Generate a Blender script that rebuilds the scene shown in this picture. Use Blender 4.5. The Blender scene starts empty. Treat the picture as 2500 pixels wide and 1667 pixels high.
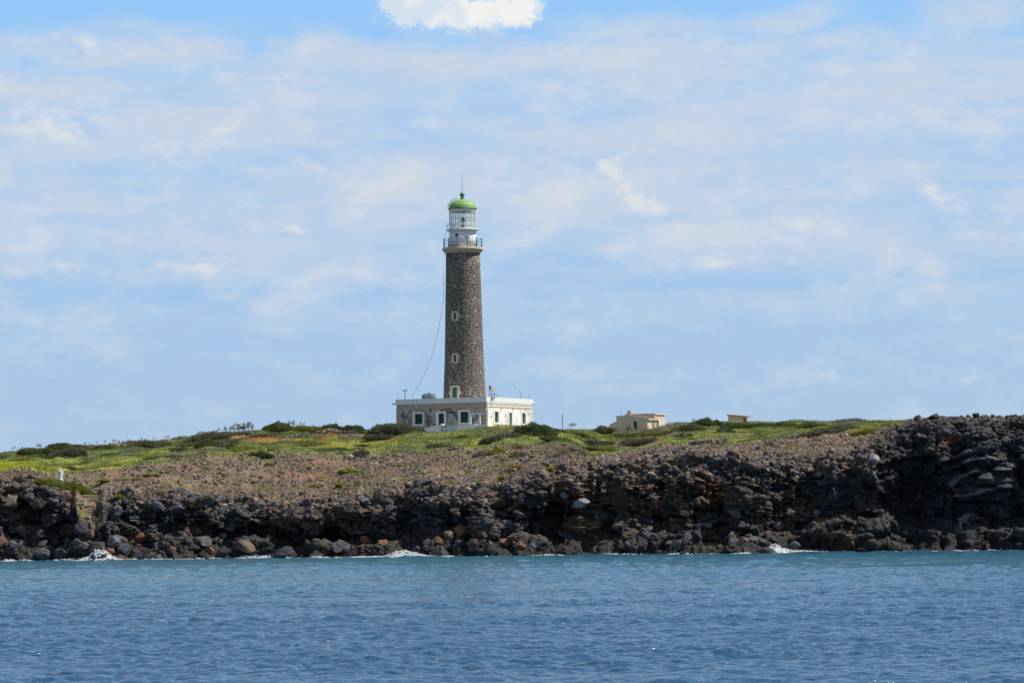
import bpy, bmesh, math, random
import numpy as np
from mathutils import Vector, Matrix
R = math.radians
sc = bpy.context.scene
col = sc.collection
random.seed(7)
rng = np.random.default_rng(11)

# ------------------------------------------------------------------ camera
F = 8400.0                      # focal length in photo pixels (photo 2500 wide)
CAM = np.array([0.0, 0.0, 4.0])
cam_d = bpy.data.cameras.new('camera')
cam = bpy.data.objects.new('camera', cam_d); col.objects.link(cam)
cam_d.sensor_width = 36.0; cam_d.sensor_fit = 'HORIZONTAL'
cam_d.lens = F / 2500 * 36.0
cam_d.clip_start = 1.0; cam_d.clip_end = 60000.0
ROT = Matrix.Rotation(R(90 + 2.893), 3, 'X') @ Matrix.Rotation(R(-0.75), 3, 'Z')
cam.matrix_world = Matrix.Translation(Vector(CAM)) @ ROT.to_4x4()
sc.camera = cam
ROTN = np.array(ROT)

# ------------------------------------------------------------------ sun, exposure
SUN_EL, SUN_TO_CAM = 56.0, 0.5
sdir = Vector((math.cos(R(SUN_EL)) * math.cos(R(SUN_TO_CAM)), -math.cos(R(SUN_EL)) * math.sin(R(SUN_TO_CAM)), math.sin(R(SUN_EL))))
sun_d = bpy.data.lights.new('sun', 'SUN'); sun_d.energy = 5.0; sun_d.angle = R(0.5); sun_d.color = (1.0, 0.93, 0.82)
sun = bpy.data.objects.new('sun', sun_d); col.objects.link(sun)
sun.rotation_euler = sdir.to_track_quat('Z', 'Y').to_euler(); sun.location = (60, 300, 90)
sc.view_settings.view_transform = 'Standard'; sc.view_settings.look = 'None'
sc.view_settings.exposure = 0.12; sc.view_settings.gamma = 1.0; sc.view_settings.use_curve_mapping = False

# ------------------------------------------------------------------ node helper
class NT:
    def __init__(s, tree):
        s.t = tree; s.n = tree.nodes; s.l = tree.links; s.n.clear()
    def new(s, typ, **kw):
        n = s.n.new(typ)
        for k, v in kw.items(): setattr(n, k, v)
        return n
    def put(s, node, key, val):
        if val is None: return
        inp = node.inputs[key]
        if isinstance(val, bpy.types.NodeSocket): s.l.new(val, inp)
        else:
            if isinstance(val, (tuple, list)) and len(val) == 3 and inp.type == 'RGBA': val = tuple(val) + (1,)
            inp.default_value = val
    def math(s, op, a, b=None, c=None, clamp=False):
        n = s.new('ShaderNodeMath', operation=op, use_clamp=clamp)
        s.put(n, 0, a); s.put(n, 1, b); s.put(n, 2, c)
        return n.outputs[0]
    def vec(s, op, a, b=None):
        n = s.new('ShaderNodeVectorMath', operation=op)
        s.put(n, 0, a); s.put(n, 1, b)
        return n.outputs['Value'] if op in ('LENGTH', 'DOT_PRODUCT', 'DISTANCE') else n.outputs[0]
    def noise(s, v, scale, detail=4, rough=0.55, dist=0.0, out=0):
        n = s.new('ShaderNodeTexNoise'); s.put(n, 'Vector', v); s.put(n, 'Scale', scale)
        s.put(n, 'Detail', detail); s.put(n, 'Roughness', rough); s.put(n, 'Distortion', dist)
        return n.outputs[out]
    def voro(s, v, scale, feature='F1', out=0, rnd=1.0):
        n = s.new('ShaderNodeTexVoronoi', feature=feature); s.put(n, 'Vector', v); s.put(n, 'Scale', scale); s.put(n, 'Randomness', rnd)
        return n.outputs[out]
    def mapr(s, v, a, b, c=0.0, d=1.0, smooth=False):
        n = s.new('ShaderNodeMapRange', interpolation_type='SMOOTHSTEP' if smooth else 'LINEAR')
        n.clamp = True
        for k, x in (('Value', v), ('From Min', a), ('From Max', b), ('To Min', c), ('To Max', d)): s.put(n, k, x)
        return n.outputs[0]
    def mix(s, f, a, b, mode='MIX'):
        n = s.new('ShaderNodeMix', data_type='RGBA', blend_type=mode)
        n.clamp_factor = True
        s.put(n, 0, f); s.put(n, 6, a); s.put(n, 7, b)
        return n.outputs[2]
    def mapping(s, v, scale=(1, 1, 1), rot=(0, 0, 0), loc=(0, 0, 0)):
        n = s.new('ShaderNodeMapping'); s.put(n, 'Vector', v); s.put(n, 'Scale', scale); s.put(n, 'Rotation', rot); s.put(n, 'Location', loc)
        return n.outputs[0]
    def comb(s, x, y, z):
        n = s.new('ShaderNodeCombineXYZ'); s.put(n, 0, x); s.put(n, 1, y); s.put(n, 2, z)
        return n.outputs[0]

def material(name):
    m = bpy.data.materials.new(name); m.use_nodes = True
    t = NT(m.node_tree)
    out = t.new('ShaderNodeOutputMaterial'); b = t.new('ShaderNodeBsdfPrincipled')
    t.l.new(b.outputs[0], out.inputs[0])
    return m, t, b

# ------------------------------------------------------------------ world: Nishita sky with drifting cloud sheets
world = bpy.data.worlds.new('World'); sc.world = world; world.use_nodes = True
w = NT(world.node_tree)
wout = w.new('ShaderNodeOutputWorld'); bg = w.new('ShaderNodeBackground')
w.l.new(bg.outputs[0], wout.inputs[0])
SKYS = 0.1
bg.inputs[1].default_value = SKYS
sky = w.new('ShaderNodeTexSky', sky_type='NISHITA'); sky.sun_disc = False
sky.sun_elevation = R(SUN_EL); sky.sun_rotation = R(90 + SUN_TO_CAM)
sky.air_density = 1.0; sky.dust_density = 0.6; sky.ozone_density = 1.5
gen = w.new('ShaderNodeTexCoord').outputs['Generated']
sep = w.new('ShaderNodeSeparateXYZ'); w.l.new(gen, sep.inputs[0])
az = w.math('ARCTAN2', sep.outputs[0], sep.outputs[1])
el = w.math('ARCSINE', w.math('MINIMUM', w.math('MAXIMUM', sep.outputs[2], -0.999), 0.999))
K = F / 100.0                                          # degrees-like units: one unit = 100 photo pixels of sky
ae = w.comb(w.math('MULTIPLY', az, K), w.math('MULTIPLY', el, K), 0.0)
def sk(px, py):                                        # sky coordinates of a spot in the cloud map
    return ((px - 1250) / 100 * 0.9999, (1258 - (px - 1250) * 0.0131 - py) / 100)
warp_c = w.noise(ae, 0.9, 5, 0.6, 0, 1)
warp = w.vec('SUBTRACT', warp_c, (0.5, 0.5, 0.5))
wv = w.new('ShaderNodeVectorMath', operation='MULTIPLY_ADD')
w.put(wv, 0, warp); w.put(wv, 1, (1.5, 0.8, 0)); w.put(wv, 2, ae)
aew = wv.outputs[0]
wv2 = w.new('ShaderNodeVectorMath', operation='MULTIPLY_ADD')
w.put(wv2, 0, warp); w.put(wv2, 1, (1.0, 0.75, 0)); w.put(wv2, 2, ae)
aew2 = wv2.outputs[0]
def blob(vec, px, py, rx, ry, rot=0.0, amp=1.0):
    cx, cy = sk(px, py)
    v = w.vec('SUBTRACT', vec, (cx, cy, 0))
    v = w.mapping(v, rot=(0, 0, R(-rot)))
    v = w.vec('MULTIPLY', v, (100 / rx, 100 / ry, 0))
    return w.mapr(w.vec('LENGTH', v), 1.0, 0.0, 0.0, amp, True)
def total(lst):
    o = lst[0]
    for x in lst[1:]: o = w.math('ADD', o, x)
    return o
# clear sky: pale at the sea line, bluer above
zen = w.mapr(el, 0.0, 0.16, 0, 1)
blue = w.mix(zen, (3.55, 5.0, 6.75), (2.75, 5.3, 8.7))
# veil of thin cloud over most of the visible height
nv = w.noise(w.mapping(ae, scale=(0.15, 0.85, 1), rot=(0, 0, R(2))), 1.0, 7, 0.6)
nv2 = w.noise(w.mapping(ae, scale=(0.5, 1.1, 1), loc=(3, 7, 2)), 1.0, 7, 0.6)
yy = w.math('ADD', w.math('MULTIPLY', el, K), w.math('MULTIPLY', w.math('SUBTRACT', nv2, 0.5), 2.2))
upper = w.mapr(yy, 12.1, 11.3, 0, 1, True)             # veil ends near the top, clear above
lower = w.mapr(yy, 3.5, 7.4, 0.22, 1, True)
veil = w.math('MULTIPLY', w.math('MULTIPLY', upper, lower), w.mapr(nv, 0.34, 0.64, 0.42, 1.0, True))
bands = total([blob(aew, 620, 720, 900, 50, 0, 0.6), blob(aew, 300, 840, 700, 60, 0, .4), blob(aew, 1700, 690, 1100, 40, 0, 0.55), blob(aew, 1300, 640, 420, 40, 0, .5), blob(aew, 0, 500, 260, 120, 0, 0.4), blob(aew, 60, 690, 240, 40, 0, 0.6),
               blob(aew, 650, 100, 120, 70, 0, 0.8), blob(aew, 20, 160, 140, 30, 0, 0.9), blob(aew, 330, 470, 260, 26, 0, .4), blob(aew, 2300, 90, 500, 60, 0, 0.45)])
veil = w.math('SUBTRACT', veil, w.math('MULTIPLY', bands, 0.62), clamp=True)
veil = w.math('MAXIMUM', veil, total([blob(aew, 1600, 70, 420, 50, 0, 0.75), blob(aew, 1950, 55, 210, 70, 15, 0.8), blob(aew, 2400, 40, 240, 90, 0, 0.9), blob(aew, 350, 85, 400, 40, 0, .5)]))
veilcol = w.mix(w.mapr(nv2, 0.35, 0.7), (4.75, 5.8, 7.35), (5.55, 6.3, 7.15))
c1 = w.mix(veil, blue, veilcol)
# brighter patches
bl = [(225, 118, 70, 40, -15, .9), (330, 138, 60, 14, -8, .7), (90, 290, 200, 80, 0, .6), (150, 330, 190, 75, -5, .75), (250, 290, 90, 50, 10, .6), (560, 312, 75, 26, 5, 1.0), (430, 385, 130, 55, -20, .75),
      (660, 345, 110, 18, 0, .7), (640, 420, 150, 22, -5, .6), (760, 400, 90, 30, 0, .7), (670, 195, 90, 24, 8, .75), (720, 560, 90, 26, 0, .7), (560, 520, 160, 90, 0, .35), (1520, 440, 200, 45, -42, .85), (1570, 490, 110, 60, -30, .85),
      (1500, 400, 110, 30, 15, .6), (1750, 640, 260, 34, 3, .85), (1650, 420, 150, 90, 0, .4), (1800, 420, 130, 60, -10, .55), (1820, 560, 160, 70, 0, .5), (2010, 560, 190, 65, -10, .75),
      (2260, 450, 190, 60, -25, .55), (2330, 510, 170, 40, -30, .6), (160, 655, 420, 32, 0, .7), (530, 675, 420, 40, 0, .55), (560, 640, 220, 30, 10, .5), (90, 520, 130, 26, -18, .8), (130, 487, 60, 26, 0, .6),
      (350, 1000, 190, 36, -32, .4), (2020, 925, 180, 30, -5, .5), (1560, 950, 330, 50, 0, .4), (2350, 920, 240, 50, 0, .45), (2200, 890, 160, 30, -8, .4), (900, 860, 300, 40, 0, .25), (1250, 900, 260, 50, 0, .3), (700, 780, 500, 30, 0, .25), (2000, 760, 500, 30, 0, .25), (1450, 130, 520, 60, 0, .5), (1350, 200, 300, 70, 0, .35), (1900, 230, 500, 80, -3, .35), (1700, 320, 260, 50, 0, .3)]
bsum = total([blob(aew2 if a[2] < 150 else aew, *a) for a in bl])
fine = w.noise(w.mapping(ae, scale=(1.3, 2.2, 1), loc=(1, 4, 0)), 1.0, 8, 0.62)
bright = w.mapr(w.math('MULTIPLY', bsum, w.mapr(fine, .32, .68, .0, 1.6)), 0.0, 1.35, 0, 1, True)
soft = w.math('MULTIPLY', w.mapr(w.noise(w.mapping(ae, scale=(0.45, .8, 1), loc=(9, 1, 4)), 1.0, 8, .62), .46, .72, 0, .62, True), w.math('MULTIPLY', upper, w.mapr(yy, 2.0, 7, .55, 1, True)))
bright = w.math('MAXIMUM', bright, soft)
c2 = w.mix(w.math('MULTIPLY', bright, 0.92), c1, (6.7, 6.95, 7.25))
# the cumulus top above the lighthouse
wc2 = w.noise(ae, 3.2, 6, 0.62, 0, 1)
wv3 = w.new('ShaderNodeVectorMath', operation='MULTIPLY_ADD'); w.put(wv3, 0, w.vec('SUBTRACT', wc2, (.5, .5, .5))); w.put(wv3, 1, (1.1, .9, 0)); w.put(wv3, 2, ae); aew3 = wv3.outputs[0]
cu = total([blob(aew3, 985, 5, 95, 85, 0, .9), blob(aew3, 1060, 35, 150, 75, 0, .9), blob(aew3, 1150, 45, 140, 70, 0, .9), blob(aew3, 1240, 42, 120, 70, 0, .9), blob(aew3, 1290, 15, 75, 70, 0, .9), blob(aew3, 1080, -70, 190, 100, 0, 1.0), blob(aew3, 1300, -60, 90, 60, 0, .7)])
fn2 = w.noise(w.mapping(ae, scale=(2.2, 3.0, 1)), 1.0, 8, 0.6)
floor_ = w.mapr(w.math('ADD', w.math('MULTIPLY', el, K), w.math('MULTIPLY', w.math('SUBTRACT', fn2, 0.5), 0.9)), 11.62, 12.02, 0, 1, True)
cum = w.math('MULTIPLY', w.mapr(w.math('ADD', cu, w.math('MULTIPLY', w.math('SUBTRACT', fn2, 0.5), 0.8)), 0.05, 0.85, 0, 1, True), floor_)
cucol = w.mix(w.mapr(w.math('ADD', w.math('MULTIPLY', az, K * .12), w.noise(ae, 1.5, 6, .6)), .12, .52, 0, 1, True), (5.9, 6.9, 7.9), (8.2, 8.2, 7.95))
c3 = w.mix(w.math('MULTIPLY', cum, 0.97), c2, cucol)
# cloud cover high up, for the light and the reflections in the water
nh = w.noise(w.mapping(gen, scale=(1.6, 1.6, 3.0)), 1.0, 6, 0.55)
hi = w.mix(w.mapr(nh, 0.44, 0.66, 0, 0.8, True), w.vec('MULTIPLY', sky.outputs[0], (.93, .93, .93)), (4.6, 4.8, 5.1))
top = w.mapr(el, 0.17, 0.36, 0, 1, True)
fin = w.mix(top, c3, hi)
w.l.new(fin, bg.inputs[0])

# ------------------------------------------------------------------ scene helpers
def tag(o, label=None, cat=None, group=None, kind=None):
    if label: o['label'] = label
    if cat: o['category'] = cat
    if group: o['group'] = group
    if kind: o['kind'] = kind
    return o
def empty(name, loc, label, cat, group=None):
    o = bpy.data.objects.new(name, None); o.location = loc; o.empty_display_size = 0.5
    col.objects.link(o); return tag(o, label, cat, group)
def raw_mesh(name, V, Fc, smooth=False, colr=None):
    """V (n,3), Fc (m,k) int arrays"""
    me = bpy.data.meshes.new(name)
    V = np.ascontiguousarray(V, dtype=np.float32); Fc = np.ascontiguousarray(Fc, dtype=np.int32)
    n, (m, k) = len(V), Fc.shape
    me.vertices.add(n); me.vertices.foreach_set('co', V.ravel())
    me.loops.add(m * k); me.loops.foreach_set('vertex_index', Fc.ravel())
    me.polygons.add(m); me.polygons.foreach_set('loop_start', np.arange(0, m * k, k, dtype=np.int32))
    try: me.polygons.foreach_set('loop_total', np.full(m, k, dtype=np.int32))
    except Exception: pass
    me.polygons.foreach_set('use_smooth', np.full(m, smooth, dtype=bool))
    me.update(calc_edges=True)
    if colr is not None:
        a = me.color_attributes.new('tint', 'FLOAT_COLOR', 'POINT')
        c = np.ones((n, 4), dtype=np.float32); c[:, :3] = colr
        a.data.foreach_set('color', c.ravel())
    return me
def link(name, me, mat, parent=None, loc=None):
    o = bpy.data.objects.new(name, me)
    if mat is not None and len(me.materials) == 0: me.materials.append(mat)
    if loc is not None: o.location = loc
    col.objects.link(o)
    if parent is not None: o.parent = parent
    return o
def root_of(o):
    p = Vector((0, 0, 0))
    while o is not None: p = p + o.location; o = o.parent
    return p
class MB:
    """collects shapes in world coordinates, then becomes ONE mesh"""
    def __init__(s): s.v = []; s.f = []
    def add(s, vs, fs):
        b = len(s.v); s.v += [tuple(map(float, v)) for v in vs]; s.f += [tuple(b + i for i in f) for f in fs]; return s
    def hexa(s, p):      # p: 8 points, bottom 4 (ccw from above), top 4
        return s.add(p, [(3, 2, 1, 0), (4, 5, 6, 7), (0, 1, 5, 4), (1, 2, 6, 5), (2, 3, 7, 6), (3, 0, 4, 7)])
    def box(s, c, d, rz=0.0):
        ca, sa = math.cos(rz), math.sin(rz); P = []
        for z in (-1, 1):
            for x, y in ((-1, -1), (1, -1), (1, 1), (-1, 1)):
                a, b = x * d[0] / 2, y * d[1] / 2
                P.append((c[0] + a * ca - b * sa, c[1] + a * sa + b * ca, c[2] + z * d[2] / 2))
        return s.hexa(P)
    def lathe(s, cx, cy, prof, n=32, a0=0.0, cap=True):
        vs, fs = [], []
        for r, z in prof:
            for i in range(n):
                a = a0 + 2 * math.pi * i / n; vs.append((cx + r * math.cos(a), cy + r * math.sin(a), z))
        m = len(prof)
        for j in range(m - 1):
            for i in range(n):
                k = (i + 1) % n; fs.append((j * n + i, j * n + k, (j + 1) * n + k, (j + 1) * n + i))
        if cap: fs.append(tuple(range(n - 1, -1, -1))); fs.append(tuple(range((m - 1) * n, m * n)))
        return s.add(vs, fs)
    def tube(s, pts, r, n=6, r1=None):
        pts = [Vector(p) for p in pts]; vs, fs = [], []; m = len(pts)
        for j, p in enumerate(pts):
            d = (pts[min(j + 1, m - 1)] - pts[max(j - 1, 0)]).normalized()
            u = d.cross(Vector((0, 0, 1)));  u = u if u.length > 0.1 else d.cross(Vector((1, 0, 0)))
            u.normalize(); q = d.cross(u); rr = r if r1 is None else r + (r1 - r) * j / (m - 1)
            for i in range(n):
                a = 2 * math.pi * i / n; vs.append(p + (u * math.cos(a) + q * math.sin(a)) * rr)
        for j in range(m - 1):
            for i in range(n):
                k = (i + 1) % n; fs.append((j * n + i, j * n + k, (j + 1) * n + k, (j + 1) * n + i))
        fs.append(tuple(range(n - 1, -1, -1))); fs.append(tuple(range((m - 1) * n, m * n)))
        return s.add(vs, fs)
    def ring(s, cx, cy, z, rad, r, n=48, m=6):
        vs, fs = [], []
        for i in range(n):
            a = 2 * math.pi * i / n
            for j in range(m):
                b = 2 * math.pi * j / m; q = rad + r * math.cos(b)
                vs.append((cx + q * math.cos(a), cy + q * math.sin(a), z + r * math.sin(b)))
        for i in range(n):
            for j in range(m):
                k, l = (i + 1) % n, (j + 1) % m; fs.append((i * m + j, k * m + j, k * m + l, i * m + l))
        return s.add(vs, fs)
    def build(s, name, mat, parent=None, smooth=False, loc=None):
        me = bpy.data.meshes.new(name)
        base = root_of(parent) if parent is not None else Vector(loc if loc is not None else s.v[0])
        me.from_pydata([(v[0] - base.x, v[1] - base.y, v[2] - base.z) for v in s.v], [], s.f)
        bm = bmesh.new(); bm.from_mesh(me); bmesh.ops.recalc_face_normals(bm, faces=bm.faces); bm.to_mesh(me); bm.free()
        if smooth:
            for p in me.polygons: p.use_smooth = len(p.vertices) <= 4
        me.update()
        return link(name, me, mat, parent, None if parent is not None else base)

def P(x, y, Y):
    """a photo pixel carried out to depth Y in the world"""
    d = ROTN @ np.array([(x - 1250) / F, -(y - 833.5) / F, -1.0])
    return CAM + d * (Y / d[1])
def Pv(x, y, Y):
    d = np.stack([(x - 1250) / F, -(y - 833.5) / F, -np.ones_like(x)], -1) @ ROTN.T
    return CAM + d * (Y / d[..., 1])[..., None]
def proj(V):
    q = (V - CAM) @ ROTN
    return 1250 + F * q[..., 0] / -q[..., 2], 833.5 - F * q[..., 1] / -q[..., 2]

# ------------------------------------------------------------------ numpy noise
def _hash(x, y, z, s):
    h = (x.astype(np.int64) * 374761393 + y.astype(np.int64) * 668265263 + z.astype(np.int64) * 1274126177 + s * 974711) & 0xffffffff
    h = ((h ^ (h >> 13)) * 1103515245) & 0xffffffff
    h = ((h ^ (h >> 16)) * 2246822519) & 0xffffffff
    return ((h ^ (h >> 15)) & 0xffffff) / float(0xffffff)
def vnoise(p, s=0):
    i = np.floor(p).astype(np.int64); f = p - i; f = f * f * f * (f * (f * 6 - 15) + 10)
    o = 0
    for dx in (0, 1):
        wx = f[..., 0] if dx else 1 - f[..., 0]
        for dy in (0, 1):
            wy = f[..., 1] if dy else 1 - f[..., 1]
            for dz in (0, 1):
                wz = f[..., 2] if dz else 1 - f[..., 2]
                o = o + wx * wy * wz * _hash(i[..., 0] + dx, i[..., 1] + dy, i[..., 2] + dz, s)
    return o * 2 - 1
def fbm(p, oct=4, s=0, g=0.5):
    o = 0; a = 1.0; t = 0
    for k in range(oct):
        o = o + a * vnoise(p * (2.03 ** k) + 17.3 * k, s + k); t += a; a *= g
    return o / t
def voronoi(p, s=0):
    i = np.floor(p).astype(np.int64); f = p - i
    d1 = np.full(p.shape[:-1], 9.0); d2 = d1.copy(); cid = np.zeros(p.shape[:-1])
    for dx in (-1, 0, 1):
        for dy in (-1, 0, 1):
            for dz in (-1, 0, 1):
                cx, cy, cz = i[..., 0] + dx, i[..., 1] + dy, i[..., 2] + dz
                a = _hash(cx, cy, cz, s + 1); b = _hash(cx, cy, cz, s + 2); c = _hash(cx, cy, cz, s + 3)
                d = (dx + a - f[..., 0]) ** 2 + (dy + b - f[..., 1]) ** 2 + (dz + c - f[..., 2]) ** 2
                nr = d < d1
                d2 = np.where(nr, d1, np.minimum(d2, d)); cid = np.where(nr, _hash(cx, cy, cz, s + 9), cid); d1 = np.where(nr, d, d1)
    return np.sqrt(d1), np.sqrt(d2), cid
def blocks(p, s=0):
    """broken blocks: every cell gets its own step and its own tilted flat face"""
    i = np.floor(p).astype(np.int64); f = p - i
    d1 = np.full(p.shape[:-1], 9.0); d2 = d1.copy(); best = np.zeros(p.shape[:-1]); cid = best.copy()
    for dx in (-1, 0, 1):
        for dy in (-1, 0, 1):
            for dz in (-1, 0, 1):
                cx, cy, cz = i[..., 0] + dx, i[..., 1] + dy, i[..., 2] + dz
                a = dx + _hash(cx, cy, cz, s + 1) - f[..., 0]; b = dy + _hash(cx, cy, cz, s + 2) - f[..., 1]; c = dz + _hash(cx, cy, cz, s + 3) - f[..., 2]
                d = a * a + b * b + c * c; nr = d < d1; h = _hash(cx, cy, cz, s + 9)
                v = (h - .5) * .9 - 1.1 * (a * (_hash(cx, cy, cz, s + 4) - .5) + c * (_hash(cx, cy, cz, s + 5) - .65))
                d2 = np.where(nr, d1, np.minimum(d2, d)); best = np.where(nr, v, best); cid = np.where(nr, h, cid); d1 = np.where(nr, d, d1)
    e = np.sqrt(d2) - np.sqrt(d1)
    return best - .35 * (1 - np.clip(e / .12, 0, 1)), e, cid
def sstep(a, b, x):
    t = np.clip((x - a) / (b - a), 0, 1); return t * t * (3 - 2 * t)
def lut(tab, x):
    xs, ys = zip(*tab); return np.interp(x, xs, ys)
def smooth1(a, n):
    k = np.hanning(n + 2)[1:-1]; k /= k.sum()
    return np.convolve(np.pad(a, n, mode='edge'), k, mode='same')[n:-n]

# ------------------------------------------------------------------ materials
def tinted(name, rough=0.85, bscale=5.0, bstr=0.5, bdist=0.05, vary=0.35, vscale=2.5):
    m, t, b = material(name)
    at = t.new('ShaderNodeAttribute', attribute_name='tint'); pos = t.new('ShaderNodeNewGeometry').outputs['Position']
    n1 = t.noise(pos, vscale, 6, 0.65); n2 = t.noise(pos, vscale * 5, 3, 0.6)
    f = t.math('ADD', t.mapr(n1, 0.3, 0.7, 1 - vary, 1 + vary), t.mapr(n2, 0.3, 0.7, -vary * .5, vary * .5))
    t.put(b, 'Base Color', t.vec('MULTIPLY', at.outputs[0], t.comb(f, f, f))); t.put(b, 'Roughness', rough)
    if bstr:
        bp = t.new('ShaderNodeBump'); t.put(bp, 'Strength', bstr); t.put(bp, 'Distance', bdist)
        t.put(bp, 'Height', t.noise(pos, bscale, 5, 0.65)); t.put(b, 'Normal', bp.outputs[0])
    t.put(b, 'Specular IOR Level', 0.3)
    return m
M_cliff = tinted('lava_rock', 0.8, 3.5, 0.9, 0.15, 0.4, 1.6)
M_soil = tinted('stony_soil', 0.95, 6, 0.7, 0.08, 0.35, 3)
M_turf = tinted('turf', 0.95, 8, 0.5, 0.08, 0.35, 1.5)
M_stone = tinted('loose_rock', 0.88, 9, 0.5, 0.04, 0.25, 4)
def leafy(name):
    m, t, b = material(name)
    at = t.new('ShaderNodeAttribute', attribute_name='tint')
    t.put(b, 'Base Color', at.outputs[0]); t.put(b, 'Roughness', 0.7); t.put(b, 'Specular IOR Level', 0.25)
    tr = t.new('ShaderNodeBsdfTranslucent'); t.l.new(at.outputs[0], tr.inputs[0])
    mx = t.new('ShaderNodeMixShader'); mx.inputs[0].default_value = 0.28
    out = [n for n in t.n if n.type == 'OUTPUT_MATERIAL'][0]
    t.l.new(b.outputs[0], mx.inputs[1]); t.l.new(tr.outputs[0], mx.inputs[2]); t.l.new(mx.outputs[0], out.inputs[0])
    return m
M_leaf = leafy('leaves')
def plain(name, c, rough=0.6, metal=0.0, vary=0.15, scale=3.0, bump=0.0, c2=None, lo=0.4, hi=0.7):
    m, t, b = material(name); pos = t.new('ShaderNodeNewGeometry').outputs['Position']
    n = t.noise(pos, scale, 5, 0.6)
    c2 = c2 or tuple(x * (1 - vary) for x in c)
    t.put(b, 'Base Color', t.mix(t.mapr(n, lo, hi), tuple(c), tuple(c2)))
    t.put(b, 'Roughness', rough); t.put(b, 'Metallic', metal)
    if bump:
        bp = t.new('ShaderNodeBump'); t.put(bp, 'Strength', bump); t.put(bp, 'Distance', 0.03); t.put(bp, 'Height', t.noise(pos, scale * 6, 4)); t.put(b, 'Normal', bp.outputs[0])
    return m

# ------------------------------------------------------------------ TERRAIN
CO = np.concatenate([np.arange(-1500, -240, 12.0), np.arange(-240, 2740, 2.6), np.arange(2740, 4000, 12.0)])
T_top = [(-1500, 1200), (-300, 1175), (0, 1166), (60, 1160), (120, 1178), (165, 1202), (182, 1240), (200, 1276), (235, 1276), (250, 1240), (264, 1205), (300, 1200), (400, 1200), (520, 1215), (620, 1218), (700, 1232), (780, 1232), (870, 1218), (960, 1202), (1050, 1192),
         (1120, 1192), (1200, 1180), (1260, 1165), (1330, 1145), (1400, 1133), (1450, 1130), (1550, 1128), (1620, 1116), (1700, 1113), (1850, 1116), (1930, 1112), (2000, 1112), (2060, 1098), (2120, 1084), (2145, 1062), (2200, 1046), (2240, 1036), (2300, 1031), (2400, 1029), (2500, 1031), (2800, 1035), (4000, 1100)]
T_gr = [(-1500, 1180), (-300, 1165), (0, 1155), (60, 1150), (130, 1167), (165, 1170), (190, 1166), (250, 1150), (330, 1137), (490, 1126), (505, 1116), (620, 1113), (800, 1108), (900, 1113), (1000, 1111), (1120, 1102), (1180, 1096), (1250, 1086), (1380, 1088), (1415, 1100), (1435, 1117), (1500, 1112), (1560, 1100), (1600, 1093),
        (1700, 1092), (1800, 1089), (1860, 1078), (1930, 1069), (2000, 1062), (2100, 1061), (2150, 1056), (2200, 1042), (2240, 1033), (2300, 1028), (2500, 1027), (2800, 1032), (4000, 1095)]
T_sky = [(-1500, 1165), (-300, 1128), (0, 1113), (80, 1104), (160, 1094), (260, 1090), (350, 1083), (430, 1074), (500, 1066), (600, 1055), (640, 1052), (720, 1043), (800, 1045), (900, 1052), (960, 1049), (1030, 1054), (1060, 1056), (1120, 1055), (1150, 1050), (1190, 1041), (1240, 1038), (1300, 1043), (1370, 1048), (1450, 1056), (1500, 1054), (1580, 1052), (1620, 1044),
         (1680, 1037), (1760, 1030), (1850, 1030), (1960, 1030), (2030, 1034), (2100, 1030), (2200, 1030), (2240, 1030), (2300, 1026), (2500, 1026), (2800, 1030), (4000, 1090)]
T_yw = [(-1500, 375), (-300, 356), (0, 350), (150, 349), (600, 351), (900, 346), (1200, 342), (1500, 341), (1800, 339), (1960, 340), (2040, 337), (2150, 337), (2230, 339), (2330, 336), (2500, 335), (2800, 338), (4000, 380)]
T_yg = [(-1500, 400), (0, 364), (60, 364), (130, 362), (200, 365), (330, 368), (600, 374), (1250, 376), (1430, 366), (1600, 374), (2100, 376), (2240, 368), (2500, 362), (4000, 400)]
T_yc = [(-1500, 420), (0, 404), (300, 408), (600, 410), (820, 408), (930, 392), (980, 389), (1310, 389), (1380, 398), (1480, 407), (2000, 410), (2240, 402), (2500, 400), (4000, 430)]
T_rec = [(-1500, 1), (0, 1.0), (60, 2.8), (110, 3.5), (160, 2.5), (200, .5), (260, .3), (300, 2.2), (360, 1.0), (400, 3.2), (500, 1.4), (640, 2.5), (680, 4.2), (930, 4.2), (1010, 2.6), (1100, .8), (1200, .3), (1280, .8), (1310, 4.5), (1400, 4.5), (1430, 2.0), (1560, 2.4), (1650, 1.4), (1760, 1.6), (1900, 1.2), (2000, 3.4), (2150, 4.0), (2200, 5.0), (2300, 5.0), (2350, 2.5), (2430, 2.0), (2500, 3.5), (4000, 1)]
jit = fbm(np.stack([CO / 60, CO * 0, CO * 0], -1), 4, 31)
top = smooth1(lut(T_top, CO), 5) + jit * 5
grs = smooth1(lut(T_gr, CO), 9) + fbm(np.stack([CO / 30, CO * 0 + 5, CO * 0], -1), 3, 41) * 3
grs = np.minimum(grs, top - 1.5)
skl = smooth1(lut(T_sky, CO), 21); skl = np.minimum(skl, grs - 1.0)
Yw = smooth1(lut(T_yw, CO), 21) + fbm(np.stack([CO / 45, CO * 0 + 9, CO * 0], -1), 4, 5) * 2.2
Yg = smooth1(lut(T_yg, CO), 41); Yc = smooth1(lut(T_yc, CO), 41)
rec = smooth1(lut(T_rec, CO), 15)
Yt = Yw + 9.5
gul = sstep(172, 190, CO) * (1 - sstep(252, 268, CO)); Yt = Yt - 6.6 * gul; rec = rec * (1 - gul)
n_c = len(CO)
def colP(y, Y): return Pv(CO, np.broadcast_to(y, CO.shape).astype(float), np.broadcast_to(Y, CO.shape).astype(float))
Ztop = colP(top, Yt)[:, 2]
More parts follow.
